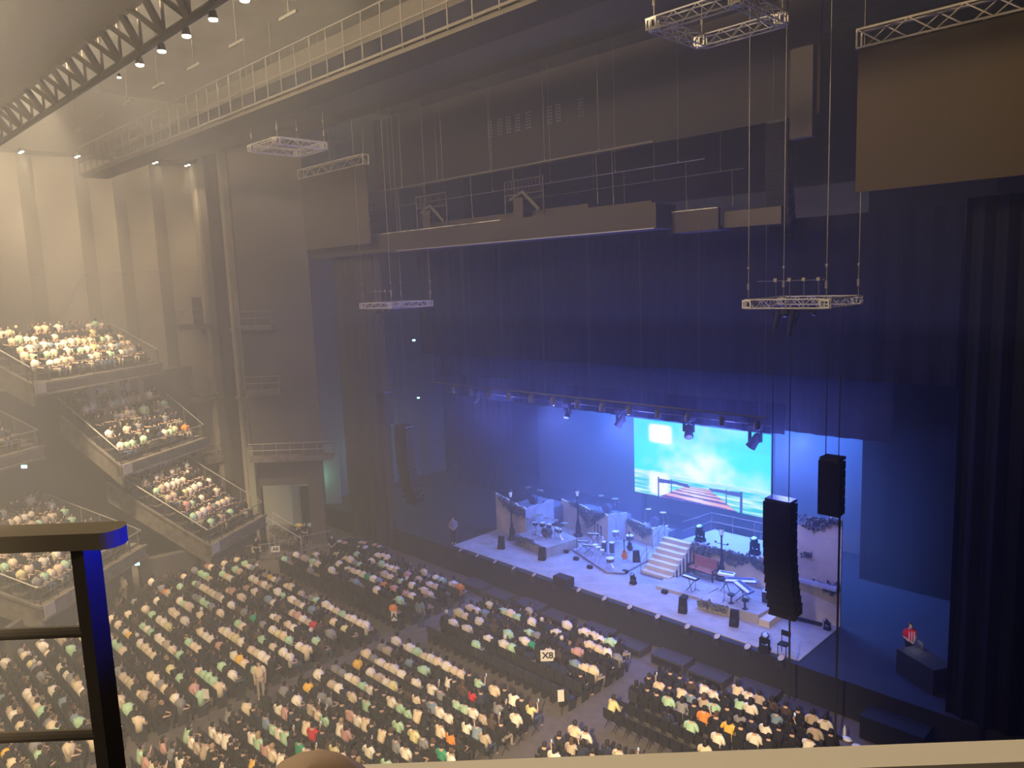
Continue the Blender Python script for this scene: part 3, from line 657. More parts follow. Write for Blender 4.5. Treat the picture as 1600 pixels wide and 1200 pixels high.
# lamp pipe with its wash lamps and the moving heads on the border
t = thing('lamp_pipe', 'long pipe hanging over the stage front with a row of wash lamps', 'lamp pipe', (-23.9, 27.5, 11.78))
MB().tube([(-10.3, 0, 0), (10.4, 0, 0)], .04, 6).build('pipe', m_dim, t)
for k in range(8): MB().tube([(-10+k*2.9, 0, 0), (-10+k*2.9, 0, 7.6)], .009, 4).build('suspension_wire', m_cable, t)
t = thing('lamp_pipe', 'black pipe under the border carrying the moving head lamps', 'lamp pipe', (-24, 29.8, 10.98))
MB().tube([(-9.5, 0, 0), (9.5, 0, 0)], .03, 6).build('pipe', m_blk2, t)
for k in range(5): MB().tube([(-9+k*4.5, 0, 0), (-9+k*4.5, 0, 8.5)], .008, 4).build('suspension_wire', m_blk2, t)
par0 = None
for i, x in enumerate((-32.26, -30.75, -29.22, -27.77, -26.16, -24.69, -23.13, -21.62, -20.09, -18.55, -17.04, -15.46, -13.92)):
    if par0 is None:
        par0 = thing('wash_lamp', 'first wash lamp from the left hooked on the long stage pipe', 'lamp', (x, 27.5, 11.74), group='wash lamps along the stage pipe')
        MB().lathe([(.10, .02), (.13, -.1), (.14, -.32), (.12, -.34)], (0, 0, -.12), 10).build('housing', m_dim, par0)
        MB().tube([(0, 0, 0), (-.16, 0, -.1), (-.16, 0, -.28)], .015, 4).tube([(0, 0, 0), (.16, 0, -.1), (.16, 0, -.28)], .015, 4).build('yoke', m_dim, par0)
        MB().lathe([(.11, 0), (.06, -.02)], (0, 0, -.46), 10).build('lens', m_chrome, par0)
    else: dup(par0, (x, 27.5, 11.74), label='%s wash lamp from the left hooked on the long stage pipe' % ORD[i])
def moving_head(x, y, z, label, tilt, up=False, group=None, sc=1.0):
    t = thing('moving_head_lamp', label, 'moving head lamp', (x, y, z), group=group); s = -1 if not up else 1
    MB().box((-.2, -.15, 0 if up else -.14), (.2, .15, .14 if up else 0)).build('base', m_black, t)
    MB().box((-.2, -.06, s*.14), (-.15, .06, s*.5)).box((.15, -.06, s*.14), (.2, .06, s*.5)).box((-.2, -.06, s*.14), (.2, .06, s*.2)).build('yoke', m_black, t)
    h = MB().lathe([(.08, -.22), (.13, -.15), (.14, .1), (.16, .25), (.15, .27)], n=12).build('head', m_black, t); h.location = (0, 0, s*.46); h.rotation_euler = tilt
    MB().lathe([(.13, .27), (.09, .285)], n=12).build('lens', m_chrome, h)
    t.scale = (sc, sc, sc); return t
moving_head(-32.8, 29.8, 10.95, 'small moving head lamp under the left end of the border', (2.6, .5, 0), sc=.9)
moving_head(-25.78, 29.8, 10.95, 'moving head lamp hanging left of the video screen, tilted', (2.6, -.3, 0), sc=1.1)
moving_head(-22.29, 29.8, 10.95, 'moving head lamp hanging just left of the screen corner', (2.7, .4, 0), sc=1.25)
moving_head(-18.44, 29.8, 10.95, 'moving head lamp silhouetted against the top of the screen', (2.5, -.5, 0), sc=1.35)
moving_head(-15.17, 29.8, 10.95, 'moving head lamp silhouetted at the top right corner of the screen', (2.8, .5, 0), sc=1.45)
moving_head(-20.95, 34.95, ZS+1.53, 'black moving head lamp on the stone platform, near the stairs', (.3, 0, 0), True, sc=1.25)
moving_head(-17.8, 35.0, ZS+1.53, 'black moving head lamp on the stone platform, beside the stepped parapet', (.3, 0, 0), True, sc=1.25)
moving_head(-22.5, 30.9, ZS, 'small black moving head lamp at the foot of the stone stairs', (.4, 0, 0), True, sc=.8)
moving_head(-14.1, 28.65, ZS, 'black moving head lamp on the stage edge beside the stool', (.4, .3, 0), True, sc=1.1)
moving_head(-12.9, 32.2, ZS, 'black moving head lamp at the foot of the ruined tower', (.4, -.6, 0), True, sc=.7)
# footlights along the front edge
fl0 = None
for i, x in enumerate((-33.28, -31.8, -30.3, -28.8, -27.25, -25.7, -24.1, -22.45, -20.9, -19.3, -17.7, -16.2, -14.75, -13.25)):
    if fl0 is None:
        fl0 = thing('footlight', 'first round silver footlight from the left along the stage front edge', 'footlight', (x, 28.4, ZS-.04), group='footlights along the stage front')
        MB().box((-.16, -.1, -.3), (.16, .1, -.05)).build('bracket', m_blk2, fl0)
        d_ = MB().lathe([(.12, -.12), (.16, -.02), (.17, .0)], n=14).build('drum', m_blk2, fl0, loc=(0, 0, .12)); d_.rotation_euler = (.55, -.3, 0)
        MB().lathe([(.155, .0), (.10, .02)], n=14).build('lens', mat('pale lamp lens', (.42, .39, .34), .6), d_)
    else: dup(fl0, (x, 28.4, ZS-.04), label='%s round silver footlight from the left along the stage front edge' % ORD[i])
o = MB().prism([(-25.75, 28.25), (-24.75, 28.25), (-24.75, 28.8), (-25.75, 28.8)], ZS-.04, ZS+.45).build('prompt_box', m_black); tag(o, 'black box on the stage edge among the footlights', 'box')
MB_w = None
def wedge(x, y, label, rz=0.3):
    o = MB().add([(-.2, -.14, 0), (.2, -.14, 0), (.2, .14, 0), (-.2, .14, 0), (-.17, -.03, .75), (.17, -.03, .75), (.17, .14, .75), (-.17, .14, .75)], [(0,3,2,1),(4,5,6,7),(0,1,5,4),(1,2,6,5),(2,3,7,6),(3,0,4,7)]).build('monitor_speaker', m_black, loc=(x, y, ZS), rz=rz)
    tag(o, label, 'monitor speaker')
    MB().lathe([(.12, -.14), (.10, -.135)], (0, 0, .3), 10, ax='y').build('cone', m_blk2, o)
wedge(-31.64, 30.2, 'upright black monitor speaker near the left end of the stage')
wedge(-28.5, 30.4, 'upright black monitor speaker at the corner of the drum riser')
wedge(-18.7, 29.6, 'upright black monitor speaker in front of the keyboard platform')
wedge(-16.2, 29.9, 'upright black monitor speaker right of the keyboard platform ivy')
wedge(-24.0, 33.3, 'black monitor speaker between the guitar and the stair rail', .8)
# stool on the stage edge
t = thing('chair', 'black chair standing on the stage edge by the right footlights', 'chair', (-13.35, 28.85, ZS))
MB().box((-.2, -.2, .45), (.2, .2, .5)).build('seat', m_black, t); MB().box((-.2, .18, .75), (.2, .22, .98)).build('backrest', m_black, t)
for sx in (-.18, .18):
    MB().tube([(sx, -.18, 0), (sx, -.18, .46)], .018, 5).build('leg', m_black, t); MB().tube([(sx, .18, 0), (sx, .2, .9)], .018, 5).build('leg', m_black, t)
# mic stands, drum kit, percussion, guitars, keyboards
def stand(mb, x, y, h, boom=None, z=0):
    for k in range(3): a = k*2.1+.4; mb.tube([(x, y, z+.12), (x+.22*math.cos(a), y+.22*math.sin(a), z)], .01, 4)
    mb.tube([(x, y, z), (x, y, z+h)], .012, 4)
    if boom: mb.tube([(x, y, z+h), (x+boom[0], y+boom[1], z+h+boom[2])], .010, 4)
def mic(x, y, z, h, boom, label):
    mb = MB(); stand(mb, 0, 0, h, boom); o = mb.build('microphone_stand', m_blk2, loc=(x, y, z)); tag(o, label, 'microphone stand')
    b = boom or (0, 0, 0); MB().tube([(b[0], b[1], h+b[2]), (b[0]+.02, b[1]-.14, h+b[2]+.04)], [.02, .035], 6).build('microphone', m_black, o)
mic(-30.4, 31.9, ZS+.6, 1.7, (.75, .1, .55), 'tall boom microphone stand at the left of the drum kit')
mic(-27.5, 32.3, ZS+.12, 1.1, (.3, -.2, .2), 'microphone stand between the drum riser and the percussion')
mic(-25.0, 32.0, ZS+.12, 1.3, None, 'straight microphone stand in front of the bongos')
mic(-19.4, 31.9, ZS+.14, 1.3, (.2, -.2, .1), 'microphone stand on the low platform before the bench')
mic(-17.3, 31.0, ZS+.45, 1.2, (.2, -.2, .1), 'microphone stand at the front of the keyboard platform')
mic(-26.6, 34.9, ZS+.12, 1.5, (-.4, 0, .2), 'microphone stand near the middle scenery wall')
def drum(name, loc, r, h, label, mshell, stand_h=0, par=None, flat=False):
    o = MB().lathe([(r, 0), (r, h)], (0, 0, stand_h), 14, ax='y' if flat else 'z').build(name, mshell, par, loc=loc)
    MB().lathe([(r*1.02, h), (r*.98, h+.012)], (0, 0, stand_h), 14, ax='y' if flat else 'z').build('drumhead', m_white, o)
    mb = MB(); mb.lathe([(r*1.05, h-.03), (r*1.05, h)], (0, 0, stand_h), 14, ax='y' if flat else 'z'); mb.build('hoop', m_chrome, o)
    if stand_h > .2:
        mb = MB()
        for k in range(3): a = k*2.1; mb.tube([(0, 0, stand_h), (.25*math.cos(a), .25*math.sin(a), 0)], .012, 4)
        mb.build('stand', m_chrome, o)
    if label: tag(o, label, 'drum')
    return o
dk = thing('drum_kit', 'chrome and dark drum kit with cymbals on the stone riser', 'drum kit', (-29.8, 32.3, ZS+.6))
m_shell = mat('dark drum shell', (.08, .08, .12), .3)
drum('bass_drum', (0, -.2, 0), .28, .4, None, m_shell, .28, dk, True)
for (x, y, z) in ((-.28, -.05, .62), (.22, -.05, .62), (.6, .25, .4), (-.6, .25, .45), (.9, .1, .42), (-.95, 0, .5)): drum('tom_drum', (x, y, 0), .16, .2, None, m_shell, z, dk)
m_cym = mat('cymbal', (.75, .7, .5), .25, .8)
for (x, y, z) in ((-.8, -.15, 1.15), (.75, -.1, 1.2), (-.3, -.3, 1.35), (.35, -.3, 1.3), (1.15, .3, 1.0), (-1.1, .35, .95)):
    c = MB().lathe([(.24, 0), (.06, .02), (.02, .04)], (0, 0, z), 14).build('cymbal', m_cym, dk, loc=(x, y, 0)); mb = MB(); stand(mb, 0, 0, z); mb.build('stand', m_chrome, c)
mb = MB(); mb.tube([(-1.3, -.35, 0), (-1.3, -.35, 1.0)], .02, 5); mb.tube([(1.3, -.35, 0), (1.3, -.35, 1.0)], .02, 5); mb.tube([(-1.3, -.35, .95), (0, -.6, .98), (1.3, -.35, .95)], .02, 5); mb.build('rack', m_chrome, dk)
MB().lathe([(.03, 0), (.03, .5), (.17, .52), (.17, .6)], (0, .7, 0), 12).build('drum_stool', m_black, dk)
for (x, y, r, h, s, lab) in ((-25.75, 32.1, .15, .18, .62, 'snare drum on a stand at the front of the band platform'), (-25.3, 31.9, .13, .2, .6, 'small drum beside the front snare'), (-26.2, 32.4, .17, .2, .55, 'low drum left of the front snare'), (-26.1, 33.1, .15, .6, .15, 'conga drum in the middle of the band platform'), (-25.7, 33.3, .15, .6, .15, 'second conga drum, right of its twin'), (-24.6, 31.7, .22, .2, .35, 'round pale-headed drum at the platform front corner'), (-26.4, 34.6, .2, .3, .6, 'timbale drum near the middle scenery wall'), (-25.6, 34.9, .22, .25, .5, 'round drum standing below the smallest scenery wall')):
    drum('drum', (x, y, ZS+.12), r, h, lab, m_chrome if 'snare' in lab or 'timbale' in lab else m_shell, s)
for i, (x, y, z) in enumerate(((-27.4, 32.8, .55), (-26.8, 32.6, .5), (-27.1, 33.4, .9))):
    mb = MB(); mb.box((-.35, -.12, z), (.35, .12, z+.06)); mb.tube([(-.3, 0, 0), (.3, 0, z)], .015, 4); mb.tube([(.3, 0, 0), (-.3, 0, z)], .015, 4)
    o = mb.build('keyboard', m_blk2, loc=(x, y, ZS+.12), rz=.5); tag(o, ['small keyboard nearest the drum riser', 'small keyboard between drum riser and snare', 'taller keyboard behind the two small ones'][i], 'keyboard'); MB().box((-.33, -.11, z+.06), (.33, 0, z+.07)).build('keys', m_white, o)
def guitar(x, y, z, label, m, rz=0):
    t = thing('guitar', label, 'guitar', (x, y, z), rz)
    MB().lathe([(.16, -.04), (.19, -.02), (.19, .03), (.16, .05)], (0, 0, .3), 12, ax='y').lathe([(.12, -.04), (.14, -.02), (.14, .03), (.12, .05)], (0, 0, .52), 12, ax='y').build('body', m, t)
    MB().box((-.025, -.05, .55), (.025, -.02, 1.15)).box((-.04, -.05, 1.15), (.04, -.02, 1.3)).build('neck', m_blk2, t)
    MB().tube([(-.15, .1, 0), (0, .08, .35), (.15, .1, 0)], .012, 4).build('stand', m_blk2, t)
guitar(-24.55, 32.95, ZS+.12, 'orange-brown guitar on a stand in the middle of the stage', mat('orange guitar varnish', (.7, .2, .05), .3), .3)
guitar(-25.1, 34.2, ZS+.12, 'dark guitar on a stand below the smallest scenery wall', m_blk2, .1)
guitar(-27.7, 34.3, ZS+.12, 'pale guitar on a stand near the second street lamp', m_white, .2); guitar(-27.3, 34.1, ZS+.12, 'pale guitar beside its twin near the middle wall', m_plas2, .1); guitar(-26.95, 33.95, ZS+.12, 'white guitar, rightmost of three by the middle wall', m_white, 0)
for (x, y, lab) in ((-33.0, 34.4, 'rear drum gear on the leftmost raised platform'), (-29.0, 37.0, 'stands and drum gear on the middle raised platform'), (-26.2, 38.2, 'stands on the smallest raised platform')):
    z = ZS+{-33.0: 1.5, -29.0: 1.05, -26.2: .4}[x]
    t = thing('percussion_set', lab, 'percussion', (x, y, z)); MB().lathe([(.3, 0), (.3, .3)], (0, 0, .3), 14, ax='y').build('bass_drum', m_shell, t)
    mb = MB(); stand(mb, .6, .2, .9, (.2, 0, .15)); stand(mb, -.7, .1, .7, (.2, .1, .3)); stand(mb, 1.1, 0, .8, (-.2, 0, .3)); mb.build('stands', m_chrome, t)
    MB().lathe([(.22, 0), (.02, .03)], (.6, .2, 1.0), 12).lathe([(.2, 0), (.02, .03)], (-.5, .2, 1.0), 12).build('cymbals', m_cym, t)
for i, (x, y) in enumerate(((-28.2, 32.3), (-27.0, 31.8), (-25.6, 31.3), (-23.7, 32.0), (-20.6, 31.1), (-19.5, 31.2))):
    o = MB().box((-.14, -.1, 0), (.14, .1, .16)).build('floor_lamp_unit', m_black, loc=(x, y-.15, ZS)); tag(o, '%s small black floor lamp from the left at the platform edges' % ORD[i], 'lamp', 'small floor lamps along the low platform edges')
def keyb(x, y, z, L, rz, tilt, m, lab):
    t = thing('keyboard', lab, 'keyboard', (x, y, z), rz)
    MB().tube([(-L*.3, -.2, 0), (L*.3, .1, .8)], .02, 5).tube([(L*.3, -.2, 0), (-L*.3, .1, .8)], .02, 5).build('stand', m_blk2, t)
    b = MB().box((-L/2, -.17, 0), (L/2, .17, .09)).build('case', m, t, loc=(0, 0, .8)); b.rotation_euler = (tilt, 0, 0)
    MB().box((-L*.46, -.16, .09), (L*.46, -.02, .1)).build('keys', m_white, b)
    MB().box((-L*.4, .02, .09), (L*.4, .13, .095)).build('panel', m_blk2, b)
keyb(-17.0, 32.0, ZS+.45, 1.5, .55, .3, m_blue, 'long blue keyboard, upper one on the keyboard platform')
keyb(-16.5, 31.4, ZS+.45, 1.4, -.6, .35, m_blue, 'blue keyboard angled down to the right on its platform')
keyb(-17.9, 32.3, ZS+.45, .8, .2, .2, m_white, 'small white keyboard left of the long blue one')
keyb(-19.6, 31.8, ZS+.0, .85, -.1, .1, m_blk2, 'small keyboard with white keys on the low platform')
o = MB().box((-.45, -.4, 0), (.45, .4, .75)).build('equipment_case', m_blk2, loc=(-15.6, 32.6, ZS+.2), rz=.2); tag(o, 'dark equipment case with a pale blue top beside the keyboards', 'case'); MB().box((-.46, -.41, .75), (.46, .41, .79)).build('lid', mat('pale blue lid', (.4, .5, .7), .5), o)
for (x, y, lab) in ((-17.0, 31.1, 'small stool on the keyboard platform'), (-16.2, 30.95, 'foot pedals and low stool on the keyboard platform')):
    o = MB().lathe([(.15, 0), (.03, .03), (.03, .38), (.17, .4), (.17, .46)], n=10).build('stool', m_blk2, loc=(x, y, ZS+.45)); tag(o, lab, 'stool')
# wings: gear, subwoofers in front of the stage
sub0 = None
m_sub = mat('dull brown cabinet', (.045, .040, .036), .8); nsub = 0
for x in (-30.9, -26.6, -22.1, -17.9, -13.8):
    for dx, hh in ((0, .45), (1.9, .35)):
        nsub += 1
        o = MB().box((-.85, -.5, 0), (.85, .4, hh)).box((-.8, -.52, .05), (.8, -.5, hh-.05)).build('subwoofer', m_sub, loc=(x+dx, 27.5, 0)); tag(o, '%s low dark subwoofer from the left, between front row and stage' % ORD[nsub-1], 'subwoofer', 'subwoofers in front of the stage')
        MB().box((-.75, -.54, .08), (.75, -.52, hh-.08)).build('grille', m_gr, o)
mb = MB().box((-49.3, 28.44, 0), (3.7, 28.5, 1.46)); struct(mb.build('trim_1', mat('stage skirt', (.02, .02, .022), .9)))
# ---------------------------------------------------------------- people
def skin_mesh(name, nodes, edges, sub=1, dec=None):
    me = bpy.data.meshes.new(name); me.from_pydata([n[0] for n in nodes], edges, []); o = bpy.data.objects.new(name, me); COL.objects.link(o)
    md = o.modifiers.new('s', 'SKIN'); md.use_smooth_shade = True
    for i, n in enumerate(nodes):
        r = n[1] if isinstance(n[1], tuple) else (n[1], n[1]); me.skin_vertices[0].data[i].radius = r
    me.skin_vertices[0].data[0].use_root = True
    if sub: o.modifiers.new('ss', 'SUBSURF').levels = sub
    bpy.context.view_layer.update(); dg = bpy.context.evaluated_depsgraph_get()
    res = bpy.data.meshes.new_from_object(o.evaluated_get(dg)); res.name = name
    bpy.data.objects.remove(o); bpy.data.meshes.remove(me); res.shade_smooth(); return res
def join_mesh(me, mb):
    """append the shapes of mb to mesh me"""
    n = len(me.vertices); vs = [tuple(v.co) for v in me.vertices]+[tuple(v) for v in mb.v]
    fs = [tuple(p.vertices) for p in me.polygons]+[tuple(i+n for i in f) for f in mb.f]
    r = bpy.data.meshes.new(me.name); r.from_pydata(vs, [], fs); r.update(); r.shade_smooth(); return r
def pose(kind):
    """joint positions of a seated or standing figure facing +y; returns dict"""
    J = {}
    if kind.startswith('stand'):
        J['pel'] = (0, 0, .95); J['wst'] = (0, 0, 1.12); J['cst'] = (0, .01, 1.32); J['nb'] = (0, .0, 1.46); J['nk'] = (0, .015, 1.53); J['hd'] = (0, .03, 1.64); J['tp'] = (0, .02, 1.73)
        for s, n in ((-1, 'l'), (1, 'r')):
            J['hip'+n] = (s*.09, 0, .9); J['kn'+n] = (s*.10, .02, .5); J['an'+n] = (s*.10, -.01, .09); J['to'+n] = (s*.12, .15, .04)
            J['sh'+n] = (s*.18, 0, 1.42); J['el'+n] = (s*.24, -.03, 1.14); J['wr'+n] = (s*.22, .08, .90); J['ha'+n] = (s*.21, .12, .82)
        if kind == 'stand_hands':
            for s, n in ((-1, 'l'), (1, 'r')): J['el'+n] = (s*.25, -.02, 1.15); J['wr'+n] = (s*.08, .2, 1.02); J['ha'+n] = (s*.02, .24, 1.0)
    else:
        l = {'sit': .02, 'lean': .14, 'phone': .04, 'turn': .0}[kind]
        J['pel'] = (0, 0, .53); J['wst'] = (0, l*.3-.02, .70); J['cst'] = (0, l*.8-.02, .90); J['nb'] = (0, l-.01, 1.04); J['nk'] = (0, l+.015, 1.10); J['hd'] = (0, l+.04, 1.21); J['tp'] = (0, l+.03, 1.30)
        for s, n in ((-1, 'l'), (1, 'r')):
            J['hip'+n] = (s*.09, .06, .51); J['kn'+n] = (s*.12, .46, .52); J['an'+n] = (s*.12, .44, .10); J['to'+n] = (s*.13, .60, .05)
            J['sh'+n] = (s*.20, l-.02, 1.0); J['el'+n] = (s*.255, l+.04, .73); J['wr'+n] = (s*.13, l+.26, .66); J['ha'+n] = (s*.07, l+.32, .65)
        if kind == 'phone': J['elr'] = (.22, l+.18, .82); J['wrr'] = (.10, l+.30, 1.02); J['har'] = (.08, l+.33, 1.10)
        if kind == 'turn': J['ell'] = (-.30, l+.0, .78); J['wrl'] = (-.22, l+.2, .95); J['hal'] = (-.14, l+.2, 1.05)
        if kind == 'lean':
            for s, n in ((-1, 'l'), (1, 'r')): J['el'+n] = (s*.22, .30, .66); J['wr'+n] = (s*.08, .48, .68); J['ha'+n] = (s*.04, .54, .66)
    return J
def body_graph(J):
    R = {'pel': (.13, .11), 'wst': (.115, .095), 'cst': (.145, .105), 'nb': (.07, .06), 'nk': .045, 'hd': (.075, .088), 'tp': (.05, .06)}
    for n in 'lr': R.update({'hip'+n: .08, 'kn'+n: .058, 'an'+n: .038, 'to'+n: .035, 'sh'+n: .055, 'el'+n: .040, 'wr'+n: .028, 'ha'+n: (.04, .02)})
    keys = list(R); E = [('pel', 'wst'), ('wst', 'cst'), ('cst', 'nb'), ('nb', 'nk'), ('nk', 'hd'), ('hd', 'tp')]
    for n in 'lr': E += [('pel', 'hip'+n), ('hip'+n, 'kn'+n), ('kn'+n, 'an'+n), ('an'+n, 'to'+n), ('nb', 'sh'+n), ('sh'+n, 'el'+n), ('el'+n, 'wr'+n), ('wr'+n, 'ha'+n)]
    return [(J[k], R[k]) for k in keys], [(keys.index(a), keys.index(b)) for a, b in E]
def sub_graph(J, keys, R, E): return [(J[k], R[k]) for k in keys], [(keys.index(a), keys.index(b)) for a, b in E]
def features(J):
    """nose, ears, eyes' brow and the five fingers of both hands"""
    mb = MB(); h = Vector(J['hd'])
    mb.ball(h+Vector((0, .092, -.01)), .016, 6, sc=(.8, 1, 1.3)); mb.ball(h+Vector((-.078, .0, -.0)), .02, 6, sc=(.4, .8, 1.2)); mb.ball(h+Vector((.078, .0, 0)), .02, 6, sc=(.4, .8, 1.2))
    mb.ball(h+Vector((0, .075, -.065)), .022, 6, sc=(1.2, .8, .6))
    for n, s in (('l', -1), ('r', 1)):
        w, a = Vector(J['wr'+n]), Vector(J['ha'+n]); d = (a-w).normalized(); sd = d.cross(Vector((0, 0, 1)))
        if sd.length < .2: sd = Vector((1, 0, 0))
        sd.normalize()
        for k, L in enumerate((.055, .07, .075, .065)):
            b = a+sd*((k-1.5)*.018); mb.tube([b, b+d*L*.6, b+d*L-Vector((0, 0, .02))], [.009, .009, .006], 5)
        b = w+d*.03-sd*s*.03; mb.tube([b, b+d*.03-sd*s*.02, b+d*.06-sd*s*.022], [.011, .010, .007], 5)
    return mb
def make_meshes(kind):
    J = pose(kind); n, e = body_graph(J); body = join_mesh(skin_mesh('person', n, e, 1), features(J)); body.materials.append(m_skin)
    k = ['cst', 'wst', 'pel', 'nb', 'shl', 'shr', 'ell', 'elr']; R = {'cst': (.20, .14), 'wst': (.175, .13), 'pel': (.17, .135), 'nb': (.10, .075), 'shl': .088, 'shr': .088, 'ell': .066, 'elr': .066}
    n, e = sub_graph(J, k, R, [('cst', 'wst'), ('wst', 'pel'), ('cst', 'nb'), ('nb', 'shl'), ('nb', 'shr'), ('shl', 'ell'), ('shr', 'elr')]); shirt = skin_mesh('shirt', n, e, 1); shirt.materials.append(m_skin)
    k = ['pel', 'hipl', 'hipr', 'knl', 'knr', 'anl', 'anr']; R = {'pel': (.14, .12), 'hipl': .095, 'hipr': .095, 'knl': .072, 'knr': .072, 'anl': .055, 'anr': .055}
    n, e = sub_graph(J, k, R, [('pel', 'hipl'), ('pel', 'hipr'), ('hipl', 'knl'), ('hipr', 'knr'), ('knl', 'anl'), ('knr', 'anr')]); tr = skin_mesh('trousers', n, e, 1); tr.materials.append(m_skin)
    h = Vector(J['hd']); hairs = []
    for style in (0, 1):
        mb = MB(); vs = []; fs = []; nn = 12
        prof = [(0, .115), (.05, .105), (.085, .07), (.1, .02), (.1, -.03)] + ([(.085, -.07)] if style == 0 else [(.105, -.09), (.11, -.17), (.09, -.24)])
        rings = []
        for (r, z) in prof:
            rings.append([(h.x+r*math.cos(t)*.95, h.y-.012+r*math.sin(t)*(1.05 if math.sin(t) < 0 else (1.0 if z > .04 else .25)), h.z+z) for t in [2*PI*k/nn for k in range(nn)]])
        for rg in rings: vs += rg
        for i in range(len(rings)-1):
            for k in range(nn): k2 = (k+1) % nn; fs.append((i*nn+k, i*nn+k2, (i+1)*nn+k2, (i+1)*nn+k))
        fs.append(tuple(range((len(rings)-1)*nn, len(rings)*nn)))
        me = bpy.data.meshes.new('hair'); me.from_pydata(vs, [], fs); me.update(); me.shade_smooth(); me.materials.append(m_hair); hairs.append(me)
    return dict(body=body, shirt=shirt, trousers=tr, hairs=hairs, J=J)
PM = {k: make_meshes(k) for k in ('sit', 'lean', 'phone', 'turn', 'stand', 'stand_hands')}
def set_mat(o, m): o.material_slots[0].link = 'OBJECT'; o.material_slots[0].material = m
m_tr = [mat('dark trousers', (.02, .02, .025), .9), mat('denim trousers', (.05, .07, .13), .9), mat('beige trousers', (.35, .29, .22), .9)]
m_hairs = [m_hair, mat('brown hair', (.09, .045, .02), .6), mat('blond dyed hair', (.38, .25, .12), .6)]
SH = {'white': (.88, .78, .63), 'cream': (.80, .64, .44), 'mint green': (.45, .66, .42), 'pale yellow': (.75, .66, .32), 'beige': (.52, .41, .30), 'grey': (.26, .25, .25), 'black': (.015, .015, .017),
      'dark navy': (.02, .025, .05), 'dark brown': (.07, .045, .035), 'orange': (.85, .27, .05), 'red': (.62, .02, .03), 'green': (.03, .30, .15), 'yellow': (.85, .5, .08), 'blue-grey': (.20, .27, .34), 'pink': (.6, .33, .28)}
SHW = {'white': 17, 'cream': 13, 'mint green': 11, 'pale yellow': 1.5, 'beige': 5, 'grey': 5, 'black': 32, 'dark navy': 7, 'dark brown': 4, 'orange': .5, 'red': .15, 'green': .6, 'yellow': .6, 'blue-grey': 2.5, 'pink': 1.5}
m_sh = {k: mat(k+' shirt cloth', c, .9) for k, c in SH.items()}
LETTERS = []
def person(kind, loc, rz, colour, hair, htone, trous, label, group=None, cat='person', scale=1.0):
    P = PM[kind]; b = bpy.data.objects.new('person', P['body']); COL.objects.link(b); b.location = loc; b.rotation_euler = (0, 0, rz); b.scale = (scale,)*3
    tag(b, label, cat, group)
    for nm, me, m in (('hair', P['hairs'][hair], m_hairs[htone]), ('shirt', P['shirt'], m_sh[colour]), ('trousers', P['trousers'], m_tr[trous])):
        c = bpy.data.objects.new(nm, me); COL.objects.link(c); c.parent = b; set_mat(c, m)
    return b

